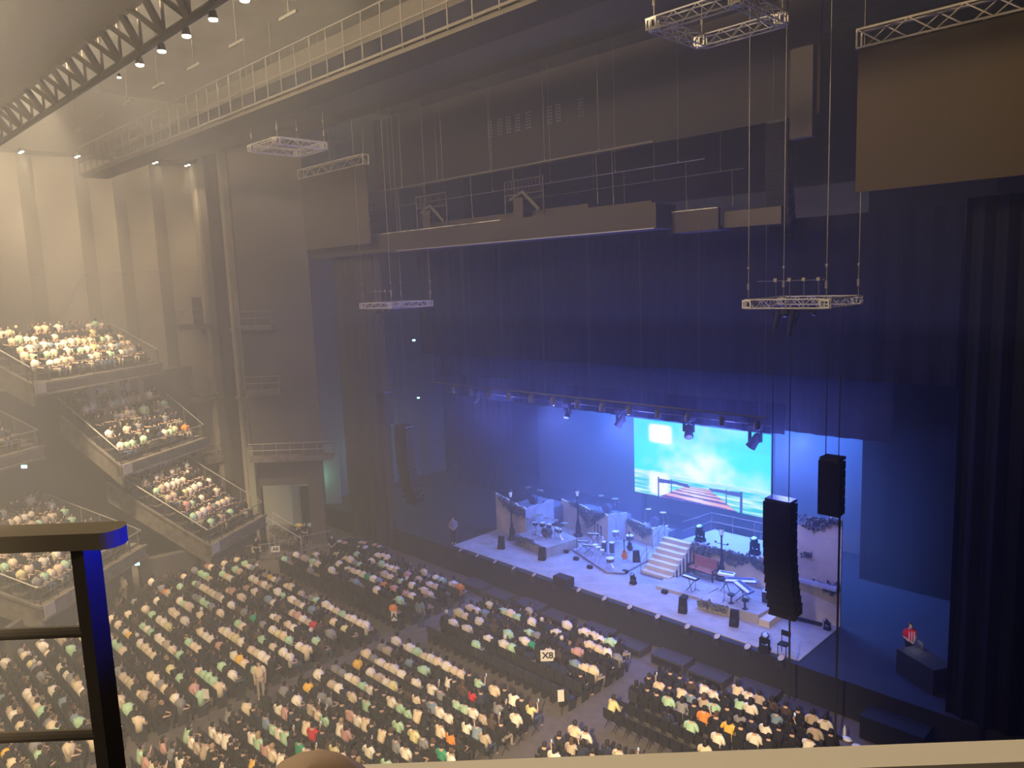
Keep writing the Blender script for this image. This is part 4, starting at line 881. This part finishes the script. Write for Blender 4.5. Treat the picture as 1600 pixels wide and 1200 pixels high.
# side boxes ---------------------------------------------------------------------------------------
SEATS = []      # (x, y, z, facing angle, place text, fill probability, kind)
def unit(az): a = math.radians(az); return Vector((-math.sin(a), math.cos(a), 0)), Vector((math.cos(a), math.sin(a), 0))
def side_box(name_lab, FR, W, az, zf, D, rise, rows, place, end_rail=True, stairs=True, stub=1.0):
    A, B = unit(az); FRv = Vector((*FR, zf)); rz = math.radians(az)-PI/2 + PI   # local frame: +x = along front from FR to FL (=-A), +y = away from the hall (= -B)
    t = thing('balcony', name_lab, 'balcony', FRv)
    X_, Y_ = -A, -B
    def L(x, y, z): return X_*x+Y_*y+Vector((0, 0, z))
    def lbox(mb, a, b):
        vs = [L(x, y, z) for z in (a[2], b[2]) for (x, y) in ((a[0], a[1]), (b[0], a[1]), (b[0], b[1]), (a[0], b[1]))]
        mb.add(vs, [(0,3,2,1),(4,5,6,7),(0,1,5,4),(1,2,6,5),(2,3,7,6),(3,0,4,7)])
    mb = MB(); td = D/rows
    for i in range(rows):
        z = rise*i/(rows-1); lbox(mb, (0, td*i, z-.55), (W, td*(i+1)+.02, z))
    mb.build('stepped_floor', m_dwall, t)
    mb = MB(); lbox(mb, (-.15, -.35, -.75), (W+.15, 0.0, -.05)); lbox(mb, (-.15, -.5, -.16), (W+.15, -.3, -.02)); lbox(mb, (-.15, -.5, -.75), (W+.15, -.3, -.66)); mb.build('fascia', m_trim, t)
    mb = MB(); lbox(mb, (-.2, -.52, -.85), (-.15+.9, -.5, .0)) if False else lbox(mb, (W-.55, -.53, -.62), (W+.17, -.5, -.0)); mb.build('end_block', mat('pale cladding', (.42, .37, .30), .8), t)
    # side skirt under the left-hand rail, following the rake
    vs = []; 
    for (y, zt) in ((-.3, 0), (D, rise)): vs += [L(W+.15, y, zt-.12), L(W+.15, y, zt-1.3), L(W, y, zt-1.3), L(W, y, zt-.12)]
    mb = MB().add(vs, [(0,1,2,3), (7,6,5,4), (0,4,5,1), (1,5,6,2), (2,6,7,3), (3,7,4,0)]); 
    vs = []
    for (y, zt) in ((-.3, 0), (D, rise)): vs += [L(W+.2, y, zt-.02), L(W+.2, y, zt-.16), L(W, y, zt-.16), L(W, y, zt-.02)]
    mb.add(vs, [(0,1,2,3), (7,6,5,4), (0,4,5,1), (1,5,6,2), (2,6,7,3), (3,7,4,0)]); mb.build('side_skirt', m_trim, t)
    # rails
    n = max(3, int(W/1.1))
    for k in range(n+1): MB().beam(L(W*k/n, -.25, -.05), L(W*k/n, -.25, .85), .05, .05).build('front_post', m_blk2, t)
    MB().tube([L(0, -.25, .85), L(W, -.25, .85)], .035, 6).build('front_rail', m_steel, t); MB().tube([L(0, -.25, .45), L(W, -.25, .45)], .015, 5).build('front_rail', m_steel, t)
    n = max(3, int(D/1.1))
    for k in range(n+1): zz = rise*k/n; MB().beam(L(W+.08, D*k/n, zz-.1), L(W+.08, D*k/n, zz+.95), .06, .05).build('side_post', m_blk2, t)
    MB().tube([L(W+.08, -.25, .88), L(W+.08, D, rise+.95)], .035, 6).build('side_rail', m_alu, t)
    mb = MB(); mb.tube([L(-.05, -.25, .85), L(-.05, D, rise+.95)], .03, 6)
    for k in range(n+1): zz = rise*k/n; mb.tube([L(-.05, D*k/n, zz), L(-.05, D*k/n, zz+.95)], .025, 5)
    mb.build('far_rail', m_steel, t)
    # glass panels in the side rail
    mb = MB(); lo = [L(W+.09, .1, .05), L(W+.09, D-.1, rise+.05), L(W+.09, D-.1, rise+.75), L(W+.09, .1, .75)]; mb.add(lo+[v+X_*.02 for v in lo], [(0,1,2,3), (7,6,5,4), (0,4,5,1), (1,5,6,2), (2,6,7,3), (3,7,4,0)])
    g = mb.build('side_glass', m_glass, t)
    if stairs:
        mb = MB(); ns = rows*2
        for k in range(ns): zz = rise*k/(ns-1); mb = MB(); lbox(mb, (.05, D*k/ns, zz-.1), (.85, D*(k+1)/ns, zz+.12)); mb.build('step', m_trim, t)
    face = math.atan2(B.y, B.x)-PI/2
    nc = int((W-1.2)/.5)
    for i in range(rows):
        for k in range(nc):
            p = FRv+L(1.05+k*.5+(0), td*i+.42, rise*i/(rows-1)); SEATS.append((p.x, p.y, p.z, face, place, .93, 'box', i, k))
    return t
m_glass = bpy.data.materials.new('clear rail glass'); m_glass.use_nodes = True
_nt = m_glass.node_tree; _nt.nodes.remove(_nt.nodes['Principled BSDF']); _mx = _nt.nodes.new('ShaderNodeMixShader'); _tr = _nt.nodes.new('ShaderNodeBsdfTransparent'); _gl = _nt.nodes.new('ShaderNodeBsdfGlossy')
_gl.inputs['Roughness'].default_value = .2; _mx.inputs[0].default_value = .12; _nt.links.new(_tr.outputs[0], _mx.inputs[1]); _nt.links.new(_gl.outputs[0], _mx.inputs[2]); _nt.links.new(_mx.outputs[0], _nt.nodes['Material Output'].inputs['Surface'])
side_box('third side box up, with a packed audience, beneath the wall balconies', (-52.9, 19.0), 10.0, 31, 12.9, 3.3, 1.75, 5, 'top side box')
side_box('second side box up, sloping, with a packed audience', (-52.2, 21.3), 7.9, 31, 7.45, 3.7, 3.1, 5, 'middle side box')
side_box('lowest right-hand side box, sloping, nearest the stage', (-47.5, 22.8), 5.75, 31, 2.4, 6.6, 3.7, 8, 'lower side box')
side_box('large low side box behind the black foreground post', (-46.0, 14.5), 8.3, 39, 2.95, 5.6, 2.2, 7, 'large low side box')
side_box('small side box at the far left edge above the green sign', (-48.0, 10.4), 6, 31, 9.4, 4.0, 1.8, 4, 'far left side box')
# columns under the third box
for i in range(3):
    A, B = unit(31); p = Vector((-52.9, 19.0, 0))-A*(0.6+i*2.1)-B*.9
    o = MB().box((p.x-.18, p.y-.18, 7.3), (p.x+.18, p.y+.18, 12.35)).build('box_column', m_wall); struct(o)
# walls closing the lower level under the boxes
A, B = unit(31)
for (p, W, az, z1) in (((-47.7, 22.6), 5.6, 31, 1.85), ((-46.6, 14.2), 9.5, 39, 2.3)):
    A, B = unit(az); P0 = Vector((*p, 0)); q = P0-A*W
    b1 = P0-B*.3; b2 = q-B*.3
    struct(MB().prism([(P0.x, P0.y), (q.x, q.y), (b2.x, b2.y), (b1.x, b1.y)], 0, z1).build('wall_under_box', m_dwall))
struct(MB().prism([(-45.9, 14.5), (-45.5, 17.6), (-46.0, 17.9), (-46.5, 14.5)], 0, 1.9).build('wall_between_boxes', m_dwall))

# floor seating ------------------------------------------------------------------------------------
def visible(x, y, z, m=90):
    d = Vector((x, y, z))-EYE; w = d.dot(_f)
    if w < 1: return False
    px = 800+1182*d.dot(_r)/w; py = 600-1182*d.dot(_u)/w
    return -m < px < 1600+m and -m < py < 1200+m and not (py > 1215-(px-750)*.047+60 and px > 750)
BLK = [('right block', -17.0, -9.7, 25.9, -1), ('middle block', -28.2, -19.2, 25.9, -1), ('left block', -42.2, -30.4, 25.7, -1)]
for bi, (bn, x0, x1, y0, _) in enumerate(BLK):
    for row in range(7):
        y = y0-row*.82
        if y < 21.2: break
        n = int((x1-x0)/.51)
        for k in range(n+1):
            x = x0+k*.51 if bi == 0 else x1-k*.51
            if bi == 2 and x < -42.2+max(0, (y-22.4))*1.15: continue
            if row == 0 and bi == 1 and not (-22.9 < x < -19.5 or -26.8 < x < -25.2): continue
            if row == 0 and bi == 0 and x < -14.2: continue
            pr = .93 if row < 4 else (.55 if bi != 1 else .6)
            if row >= 5: pr = .08
            if bi == 0 and row >= 4 and x < -14: pr = .12
            SEATS.append((x, y, 0, 0, ('front '+bn), pr, 'floor', row, k))
    nrow = 20
    for row in range(nrow):
        y = 19.55-row*.82
        if y < 4.0: break
        xx0 = -45.2 if bi == 2 else x0; n = int((x1-xx0)/.51)
        for k in range(n+1):
            x = x0+k*.51 if bi == 0 else x1-k*.51
            if bi == 2:
                if x < -44.7 + (0 if y > 14.4 else (14.4-y)*.62 if y > 10 else 2.7+(10-y)*.25) - .0: continue
            SEATS.append((x, y, 0, 0, ('rear '+bn), .9, 'floor', row, k))
rs = random.Random(11)
seats = [s for s in SEATS if visible(s[0], s[1], s[2]+.7)]
names = list(SHW); wts = [SHW[k] for k in names]
rec = []
for s in seats:
    occ = rs.random() < s[5]; col = rs.choices(names, wts)[0]
    if s[6] == 'box' and rs.random() < .35: col = rs.choice(['white', 'cream', 'beige', 'mint green', 'white'])
    rec.append([s, occ, col, (Vector(s[:3])-EYE).length])
def near(x, y): return min(rec, key=lambda r: (r[0][0]-x)**2+(r[0][1]-y)**2+(1000 if r[0][6] == 'box' else 0))
for (x, y, c) in ((-22.0, 18.7, 'red'), (-24.5, 13.0, 'red'), (-30.9, 22.0, 'orange'), (-14.0, 23.4, 'orange'), (-30.2, 25.3, 'orange'), (-22.8, 23.3, 'green')):
    r = near(x, y); r[1] = True; r[2] = c
rec.sort(key=lambda r: r[3])
def aisle_text(s):
    side = 'right aisle' if s[4].endswith('right block') else 'aisle'
    return side
occ_ = [r for r in rec if r[1]]
near_p = occ_[:300]; far_p = occ_[300:]
near_c = rec[:300]; far_c = rec[300:]
def placetext(s):
    return '%s, %s row, %s seat from aisle' % (s[4], ORD[s[7]], ORD[s[8]])
for r in near_p:
    s = r[0]; kind = rs.choices(['sit', 'lean', 'phone', 'turn'], [58, 20, 9, 13])[0]; hair = rs.choice([0, 0, 1]); ht = rs.choices([0, 1, 2], [85, 12, 3])[0]
    z = rs.uniform(-.25, .25)
    lab = 'seated person in %s top, %s' % (r[2], placetext(s))
    b = person(kind, (s[0]+rs.uniform(-.04, .04), s[1], s[2]+.02), s[3]+z, r[2], hair, ht, rs.choices([0, 1, 2], [70, 18, 12])[0], lab, 'audience seated on the floor', scale=rs.uniform(.93, 1.05))
    if kind == 'phone':
        J = PM['phone']['J']; h = Vector(J['har']); p = Matrix.Rotation(s[3]+z, 3, 'Z') @ (h+Vector((0, .03, .05)))
        ph = MB().box((-.037, -.004, -.07), (.037, .004, .07)).build('phone', m_blk2, loc=(b.location.x+p.x, b.location.y+p.y, b.location.z+p.z), rz=s[3]+z+PI); tag(ph, 'phone held by person in %s' % placetext(s), 'phone', 'phones held in the audience')
        MB().box((-.033, .004, -.065), (.033, .0055, .065)).build('lit_display', mat('phone display', (.1, .1, .1), .3, emit=((.85, .9, 1), .8)), ph)
# chairs: one built, the rest copied
ch0 = None
for r in near_c:
    s = r[0]; lab = 'black folding chair, %s' % placetext(s)
    if ch0 is None:
        mb = MB()
        for sx in (-.2, .2):
            mb.tube([(sx, .2, 0), (sx, -.18, .5), (sx, -.24, .86)], .013, 5); mb.tube([(sx, -.22, 0), (sx, .18, .44)], .013, 5)
        ch0 = mb.build('folding_chair', m_blk2, loc=s[:3], rz=s[3]); tag(ch0, lab, 'chair', 'black chairs on the hall floor')
        MB().box((-.2, -.18, .42), (.2, .2, .46)).build('seat', m_black, ch0); MB().box((-.22, -.26, .52), (.22, -.23, .90)).build('backrest', m_black, ch0)
        MB_c = ch0
    else: dup(ch0, s[:3], s[3], lab)
# the rest of the audience and of the seats
def lod():
    mb = MB(); J = pose('sit'); cls = []
    def A(c, fn): n = len(mb.v); fn(); cls.extend([c]*(len(mb.v)-n))
    A(0, lambda: mb.ball_(Vector(J['hd'])+Vector((0, .01, -.01)), .092, 6, 4, 0, (.85, 1, 1.2)))
    A(1, lambda: mb.ball_(Vector(J['hd'])+Vector((0, -.02, .02)), .105, 6, 4, 0, (.95, 1, 1.15)))
    A(2, lambda: mb.tube([(0, -.01, .45), (0, -.02, .7), (0, 0, .95), (0, 0, 1.06), (0, .01, 1.12)], [.18, .18, .235, .15, .05], 8))
    for s, n in ((-1, 'l'), (1, 'r')):
        A(2, lambda: mb.tube([J['sh'+n], J['el'+n]], [.09, .065], 5)); A(0, lambda: mb.tube([J['el'+n], J['wr'+n], J['ha'+n]], [.045, .035, .03], 5))
        A(3, lambda: mb.tube([J['hip'+n], J['kn'+n], J['an'+n]], [.09, .075, .05], 5))
    return mb, np.array(cls)
lm, lcls = lod(); LV = np.array([tuple(v) for v in lm.v]); LFa = lm.f
def rot(V_, a): c, q = math.cos(a), math.sin(a); return np.stack([V_[:, 0]*c-V_[:, 1]*q, V_[:, 0]*q+V_[:, 1]*c, V_[:, 2]], 1)
vs = []; fs = []; cols = []; o_ = 0
for r in far_p:
    s = r[0]; a = s[3]+rs.uniform(-.6, .6); sc = rs.uniform(.92, 1.06); W_ = rot(LV*sc, a)
    hd = lcls <= 1; W_[hd] += np.array([rs.uniform(-.05, .05), rs.uniform(-.05, .06), rs.uniform(-.03, .02)])
    W_ += np.array([s[0]+rs.uniform(-.05, .05), s[1], s[2]+.02]); vs.append(W_)
    sh = np.array(SH[r[2]])*rs.uniform(.85, 1.05); hc = rs.choices([(.016, .012, .010), (.08, .04, .02), (.3, .2, .1), (.7, .62, .5)], [82, 12, 3, 3])[0]; tr_ = rs.choice([(.02, .02, .025), (.02, .02, .02), (.05, .07, .12), (.3, .26, .2)])
    pal = np.array([(.55, .36, .25), hc, sh, tr_]); cols.append(pal[lcls]); fs += [tuple(i+o_ for i in f) for f in LFa]; o_ += len(LV)
me = bpy.data.meshes.new('seated_audience'); me.from_pydata(np.concatenate(vs).tolist(), [], fs); me.update(); me.shade_smooth()
ca = me.color_attributes.new('tint', 'FLOAT_COLOR', 'POINT'); cc = np.concatenate(cols); ca.data.foreach_set('color', np.concatenate([cc, np.ones((len(cc), 1))], 1).reshape(-1).astype(np.float32))
me.materials.append(attr_mat('audience clothes and hair')); o = bpy.data.objects.new('seated_audience', me); COL.objects.link(o)
tag(o, 'packed seated audience in the rear floor rows and the side boxes', 'audience', kind='stuff')
cm = MB().box((-.21, -.18, .40), (.21, .2, .46)).box((-.225, -.26, .5), (.225, -.22, .90)).box((-.21, -.24, 0), (-.18, .18, .42)).box((.18, -.24, 0), (.21, .18, .42)); CV = np.array(cm.v); vs = []; fs = []; o_ = 0
for r in far_c:
    s = r[0]; vs.append(rot(CV, s[3])+np.array(s[:3])); fs += [tuple(i+o_ for i in f) for f in cm.f]; o_ += len(CV)
me = bpy.data.meshes.new('audience_chairs'); me.from_pydata(np.concatenate(vs).tolist(), [], fs); me.update(); me.materials.append(m_blk2); o = bpy.data.objects.new('audience_chairs', me); COL.objects.link(o)
tag(o, 'rows of black seats on the rear floor and in the side boxes', 'chairs', kind='stuff')

# standing staff
person('stand', (-45.0, 24.1, 0), -1.2, 'black', 0, 0, 0, 'standing person in black suit at the barrier, in front of another')
person('stand_hands', (-45.4, 24.9, 0), -1.4, 'black', 0, 0, 0, 'standing person in black suit behind another at the barrier')
person('stand_hands', (-41.6, 24.7, 0), -2.4, 'black', 0, 0, 0, 'standing person in black beside the covered table')
person('stand_hands', (-34.6, 29.0, ZS-.04), -2.2, 'grey', 0, 1, 0, 'person at the left stage wing beside the tan floor cloth')
person('stand', (-45.0, 13.2, 0), -2.9, 'cream', 0, 1, 2, 'standing person in cream top by the dark wall under the green sign')
person('stand', (-52.0, 20.6, 6.1), -1.3, 'black', 0, 0, 0, 'standing person in black above the last row of the lower side box')
person('stand', (-29.4, 22.2, 0), .3, 'blue-grey', 1, 0, 1, 'person in blue-grey walking up the aisle beside the middle block')
person('stand', (-29.6, 13.6, 0), -2.0, 'cream', 1, 0, 2, 'standing person in cream in the left aisle of the rear rows')
person('stand_hands', (-45.2, 21.3, 0), -1.0, 'black', 0, 0, 0, 'standing person in black at the dark corner of the lower side box')
# signs held or fixed, with their lettering
def txt(body, size, parent, loc, rot, m):
    c = bpy.data.curves.new('lettering', 'FONT'); c.body = body; c.size = size; c.extrude = .003; c.offset = size*.03; c.align_x = 'CENTER'; c.align_y = 'CENTER'
    o = bpy.data.objects.new('lettering', c); COL.objects.link(o); o.parent = parent; o.location = loc; o.rotation_euler = rot; c.materials.append(m); bpy.context.view_layer.update()
    me = bpy.data.meshes.new_from_object(o.evaluated_get(bpy.context.evaluated_depsgraph_get())); bpy.data.objects.remove(o); o = bpy.data.objects.new('lettering', me); COL.objects.link(o); o.parent = parent; o.location = loc; o.rotation_euler = rot; return o
m_paper = mat('white paper card', (.75, .70, .62), .8)
def sign(x, y, z, w, h, rz, body, label):
    o = MB().box((-w/2, -.01, -h/2), (w/2, .01, h/2)).build('placard', m_paper, loc=(x, y, z), rz=rz); tag(o, label, 'sign')
    if body: txt(body, h*.8, o, (0, -.014, 0), (PI/2, 0, 0), m_black)
    mb = MB(); mb.tube([(0, .02, -z), (0, .02, h/2)], .012, 4); mb.build('pole', m_blk2, o)
sign(-21.0, 22.55, 1.35, .62, .5, .75, 'X8', 'white placard with large block letters among the middle rows')
sign(-30.0, 21.0, 1.0, .28, .5, .75, 'A', 'small white placard at the aisle corner of the left block')
sign(-19.0, 21.1, .9, .26, .5, .9, '', 'small white placard at the aisle corner of the middle block')
sign(-29.7, 11.3, 1.2, .3, .42, .6, '', 'blank white card held up in the left aisle of the rear rows')

# crowd barrier, steps, cases and the covered table left of the stage
t = thing('crowd_barrier', 'grey barred crowd barrier with white notices in the left corner', 'barrier', (0, 0, 0))
P_ = [(-45.9, 20.9), (-44.9, 22.5), (-44.7, 24.2), (-44.2, 26.2)]; mb = MB(); mb.tube([(*p, 1.05) for p in P_], .025, 6); mb.tube([(*p, .1) for p in P_], .02, 6); mb.build('rail', m_steel, t); mb = MB()
for (p, q) in zip(P_[:-1], P_[1:]):
    n = 12
    for k in range(n): x = p[0]+(q[0]-p[0])*k/n; y = p[1]+(q[1]-p[1])*k/n; mb.tube([(x, y, .1), (x, y, 1.05)], .010, 4)
mb.build('bars', m_steel, t)
sign(-44.6, 22.3, .75, .55, .4, .95, 'A8', 'white notice with dark letters fixed to the crowd barrier')
o = MB().box((-.3, -.01, -.2), (.3, .01, .2)).build('notice', mat('tan paper', (.5, .42, .28), .8), loc=(-45.4, 21.4, .8), rz=.95); tag(o, 'tan notice on the crowd barrier beside the steps', 'sign')
t = thing('stair_unit', 'black steel stair unit beside the lower side box', 'stairs', (-46.4, 23.0, 0), rz=2.4)
for k in range(8): MB().box((-.6, -.2-k*.27, .2*(8-k)-.05), (.6, .1-k*.27, .2*(8-k))).build('step', m_dwall, t)
mb = MB()
for sx in (-.62, .62): mb.tube([(sx, 0, 2.5), (sx, -2.1, 1.0)], .025, 5); mb.tube([(sx, 0, 0), (sx, 0, 2.5)], .025, 5); mb.tube([(sx, -2.1, 0), (sx, -2.1, 1)], .025, 5)
mb.build('handrail', m_alu, t)
o = MB().box((-1.7, -.65, 0), (1.7, .65, .98)).build('covered_table', m_black, loc=(-40.3, 26.0, 0), rz=.2); tag(o, 'table under a floor-length black cloth in the left corner', 'table')
rr = random.Random(5)
for k in range(12):
    x = -1.5+k*.27; b = MB().box((-.1, -.14, 0), (.1, .14, rr.uniform(.03, .12))).build('leaflet_stack', [m_paper, mat('orange paper', (.7, .3, .12), .7), m_plas, m_dwall][k % 4], loc=(-40.3+x*.98-.1*rr.choice((-1, 1)), 26.0+x*.2+rr.choice((-.3, .3)), .98), rz=.2+rr.uniform(-.2, .2)); tag(b, '%s small stack of printed matter along the black-covered table' % ORD[k], 'leaflets', 'leaflet stacks on the covered table')
for (x, y, c, lab) in ((-47.2, 25.5, (.5, .35, .15), 'orange-brown bundle on a case in the doorway'), (-46.6, 26.1, (.2, .35, .45), 'pale blue bag on a case in the doorway')):
    o = MB().box((-.7, -.5, 0), (.7, .5, .8)).build('flight_case', m_blk2, loc=(x, y, 0), rz=.8); tag(o, 'black flight case in the doorway under the %s' % ('blue bag' if 'blue' in lab else 'orange bundle'), 'case')
    o = MB().ball((0, 0, .12), .3, 10, sc=(1.2, .9, .5)).build('bag', mat(lab[:10], c, .8), loc=(x, y, .83)); tag(o, lab, 'bag')
t = thing('folding_chair', 'grey folding chair standing alone beside the covered table', 'chair', (-40.9, 24.8, 0), .8)
MB().box((-.2, -.2, .43), (.2, .2, .46)).build('seat', m_dwall, t); MB().tube([(-.2, .2, 0), (-.2, -.2, .9), (.2, -.2, .9), (.2, .2, 0)], .018, 5).tube([(-.2, -.2, 0), (-.2, .2, .44)], .018, 5).tube([(.2, -.2, 0), (.2, .2, .44)], .018, 5).build('frame', m_alu, t)
# operator corner at the right
o = MB().box((-.9, -.5, 0), (.9, .5, 1.0)).build('operator_desk', mat('dark grey cloth', (.02, .018, .017), .9), loc=(-8.4, 30.4, ZS-.04), rz=-.5); tag(o, 'dark cloth-covered operator desk at the right end of the stage', 'desk')
p = person('stand_hands', (-9.3, 31.5, ZS-.04), -2.4, 'red', 0, 1, 0, 'person in red and white plaid shirt at the right-hand operator desk')
for i in range(7): MB().box((-.17+.05*i, -.14, 1.0), (-.155+.05*i, .15, 1.4)).build('white_stripe', m_white, p) if i % 2 else None
o = MB().box((-.2, -.01, 0), (.2, .01, .26)).build('lit_tablet', m_blk2, loc=(-8.75, 31.0, ZS+1.0), rz=2.4); tag(o, 'lit tablet on the operator desk', 'tablet'); MB().box((-.18, -.015, .02), (.18, -.01, .24)).build('display', mat('tablet display', (.1, .1, .1), .3, emit=((.75, .85, 1), 1.5)), o)
l_ = bpy.data.lights.new('desk_glow', 'POINT'); l_.energy = 9; l_.color = (.9, .9, 1); lo_ = bpy.data.objects.new('desk_glow', l_); COL.objects.link(lo_); lo_.location = (-8.9, 30.75, ZS+1.35)
o = MB().box((-1.1, -.6, 0), (1.1, .6, .9)).build('dark_case', m_black, loc=(-8.6, 28.0, 0)); tag(o, 'dark equipment case on the floor right of the stage corner', 'case')
t = thing('small_table', 'small table with cloths and cups at the right end of the front row', 'table', (-9.3, 25.6, 0), -.3)
MB().box((-.55, -.3, .72), (.55, .3, .76)).build('table_top', m_trim, t); MB().box((-.53, -.28, 0), (.53, .28, .72)).build('table_skirt', m_dwall, t)
for (x, y, c, lab) in ((-9.55, 25.75, m_white, 'white folded cloth on the small table, left'), (-9.1, 25.55, m_paper, 'cream folded cloth on the small table, right')):
    o = MB().ball((0, 0, .06), .17, 8, sc=(1.2, .8, .45)).build('folded_cloth', c, loc=(x, y, .76)); tag(o, lab, 'cloth')
o = MB().lathe([(.05, 0), (.05, .3), (.02, .36), (.02, .42)], n=8).build('bottle', m_white, loc=(-9.7, 25.95, .76)); tag(o, 'pale bottle standing at the back of the small table', 'bottle')

# ---------------------------------------------------------------- foreground: balcony rails and the head in front
gdir = Vector((-.7071, -.7071, 0)); gn = Vector((-.7071, .7071, 0))     # along the rail, and out towards the hall
t = thing('balcony_rail', 'black balcony end rail with a flat cap in the left foreground', 'railing', (-1.645, .42, 15.9))
O = Vector(t.location)
def G(a, n, z): return gdir*a+gn*n+Vector((0, 0, z))-Vector((0, 0, 0))
def gbox(mb, a0, a1, n0, n1, z0, z1):
    vs = [G(a, n, z) for z in (z0, z1) for (a, n) in ((a0, n0), (a1, n0), (a1, n1), (a0, n1))]; return mb.add(vs, [(0,3,2,1),(4,5,6,7),(0,1,5,4),(1,2,6,5),(2,3,7,6),(3,0,4,7)])
m_gloss = mat('black gloss paint', (.03, .026, .024), .4, spec=.5)
ca_, sa_ = math.cos(.6), math.sin(.6)
mb = MB().box((-.019, -.019, -.9), (.019, .019, 1.108), rz=.36, piv=(0, 0)); mb.build('post', m_gloss, t)
# cap: flat bar with a rounded end
pts = []; 
for k in range(9): a = -PI/2+PI*k/8; pts.append((-.052-.03*math.cos(a), .038*math.sin(a)))
pl = [(-a_ if False else a_, n_) for a_, n_ in pts]+[(.45, .038), (.45, -.038)]
vs = [G(a, n, z) for z in (1.108, 1.142) for a, n in pl]; n = len(pl)
MB().add(vs, [tuple(range(n))[::-1], tuple(range(n, 2*n))]+[(i, (i+1) % n, n+(i+1) % n, n+i) for i in range(n)]).build('cap_rail', [mat('taupe rail paint', (.13, .115, .095), .95, spec=0)], t)
for z in (.925, .70): MB().tube([G(.0, 0, z), G(.5, 0, z)], .012, 10).build('cross_bar', mat('worn grey bar', (.08, .07, .06), .9, spec=.1), t)
ledge_m = mat('pale rail paint', (.50, .47, .42), .9, spec=.1)
O2 = Vector((-.55, 1.38, 16.55)); t2 = MB().add([Vector(v) for v in gbox(MB(), -1.6, 1.1, -.034, .034, -.035, 0).v], gbox(MB(), -1.6, 1.1, -.034, .034, -.035, 0).f).build('front_handrail', ledge_m, loc=O2); tag(t2, 'pale flat-topped balcony handrail along the bottom right edge', 'railing')
mb = MB(); gbox(mb, -1.6, 1.1, -.02, .02, -.7, -.035); mb.build('panel', m_black, t2)
struct(MB().box((-4, -3, 15.3), (1.2, 1.0, 15.5), rz=PI/4, piv=(0, 0)).build('floor_balcony', m_dwall))
m_hairs.append(mat('light brown hair', (.17, .115, .07), .8))
hp = person('sit', (-.72, .355, 15.625), .7, 'dark brown', 0, 3, 0, 'brown-haired head of a person seated in front, at the bottom edge')
sl = bpy.data.lights.new('rail_fill_light', 'POINT'); sl.energy = 110; sl.color = WARM; sl.shadow_soft_size = .15; so = bpy.data.objects.new('rail_fill_light', sl); COL.objects.link(so); so.location = (-.4, -1.2, 19.2)  # point light added behind the camera to brighten the foreground rails
# ---------------------------------------------------------------- stage haze hanging in the hall
def haze(name, a, b, dens, col, g, label):
    m = bpy.data.materials.new(name); m.use_nodes = True; nt = m.node_tree
    nt.nodes.remove(nt.nodes['Principled BSDF']); vs = nt.nodes.new('ShaderNodeVolumeScatter')
    vs.inputs['Color'].default_value = (*col, 1); vs.inputs['Density'].default_value = dens; vs.inputs['Anisotropy'].default_value = g
    nt.links.new(vs.outputs[0], nt.nodes['Material Output'].inputs['Volume'])
    o = MB().box(a, b).build(name, m); tag(o, label, 'haze', kind='stuff'); return o
haze('haze', (-55.9, -7.9, 0.01), (-3, 44, 30.4), 0.0036, (1, 1, 1), 0.25, 'thin theatre haze filling the hall between the balcony and the stage')
haze('haze', (-55.89, -7.8, 10), (-27, 27.5, 30.3), 0.003, (1, 1, 1), 0.3, 'slightly thicker haze over the left half of the seats')
haze('haze', (-55.88, -7.7, 7), (-34, 26.5, 30.2), 0.0035, (1, 1, 1), 0.3, 'thicker haze over the left rear seats and side boxes')
haze('haze', (-55.87, -7.6, 12), (-39, 25.6, 30.1), 0.005, (1, 1, 1), 0.3, 'thickest haze in front of the ribbed left wall')
haze('haze', (-38, 28.8, 1.6), (-10, 41.9, 13.0), 0.011, (1, 1, 1), 0.4, 'denser stage haze glowing blue around the video screen')
haze('haze', (-33, 31.0, 1.7), (-15, 39.8, 11.0), 0.006, (1, 1, 1), 0.4, 'densest blue-lit haze just in front of the video screen')
haze('haze', (-36, 22.0, 1.0), (-11, 28.7, 15.0), 0.0025, (1, 1, 1), 0.3, 'blue-tinged haze drifting off the stage over the front rows')
haze('haze', (-55.86, -7.5, 15.5), (-4, 43.9, 30.35), 0.0035, (1, 1, 1), 0.25, 'warm haze hanging high under the ceiling and around the bridge')
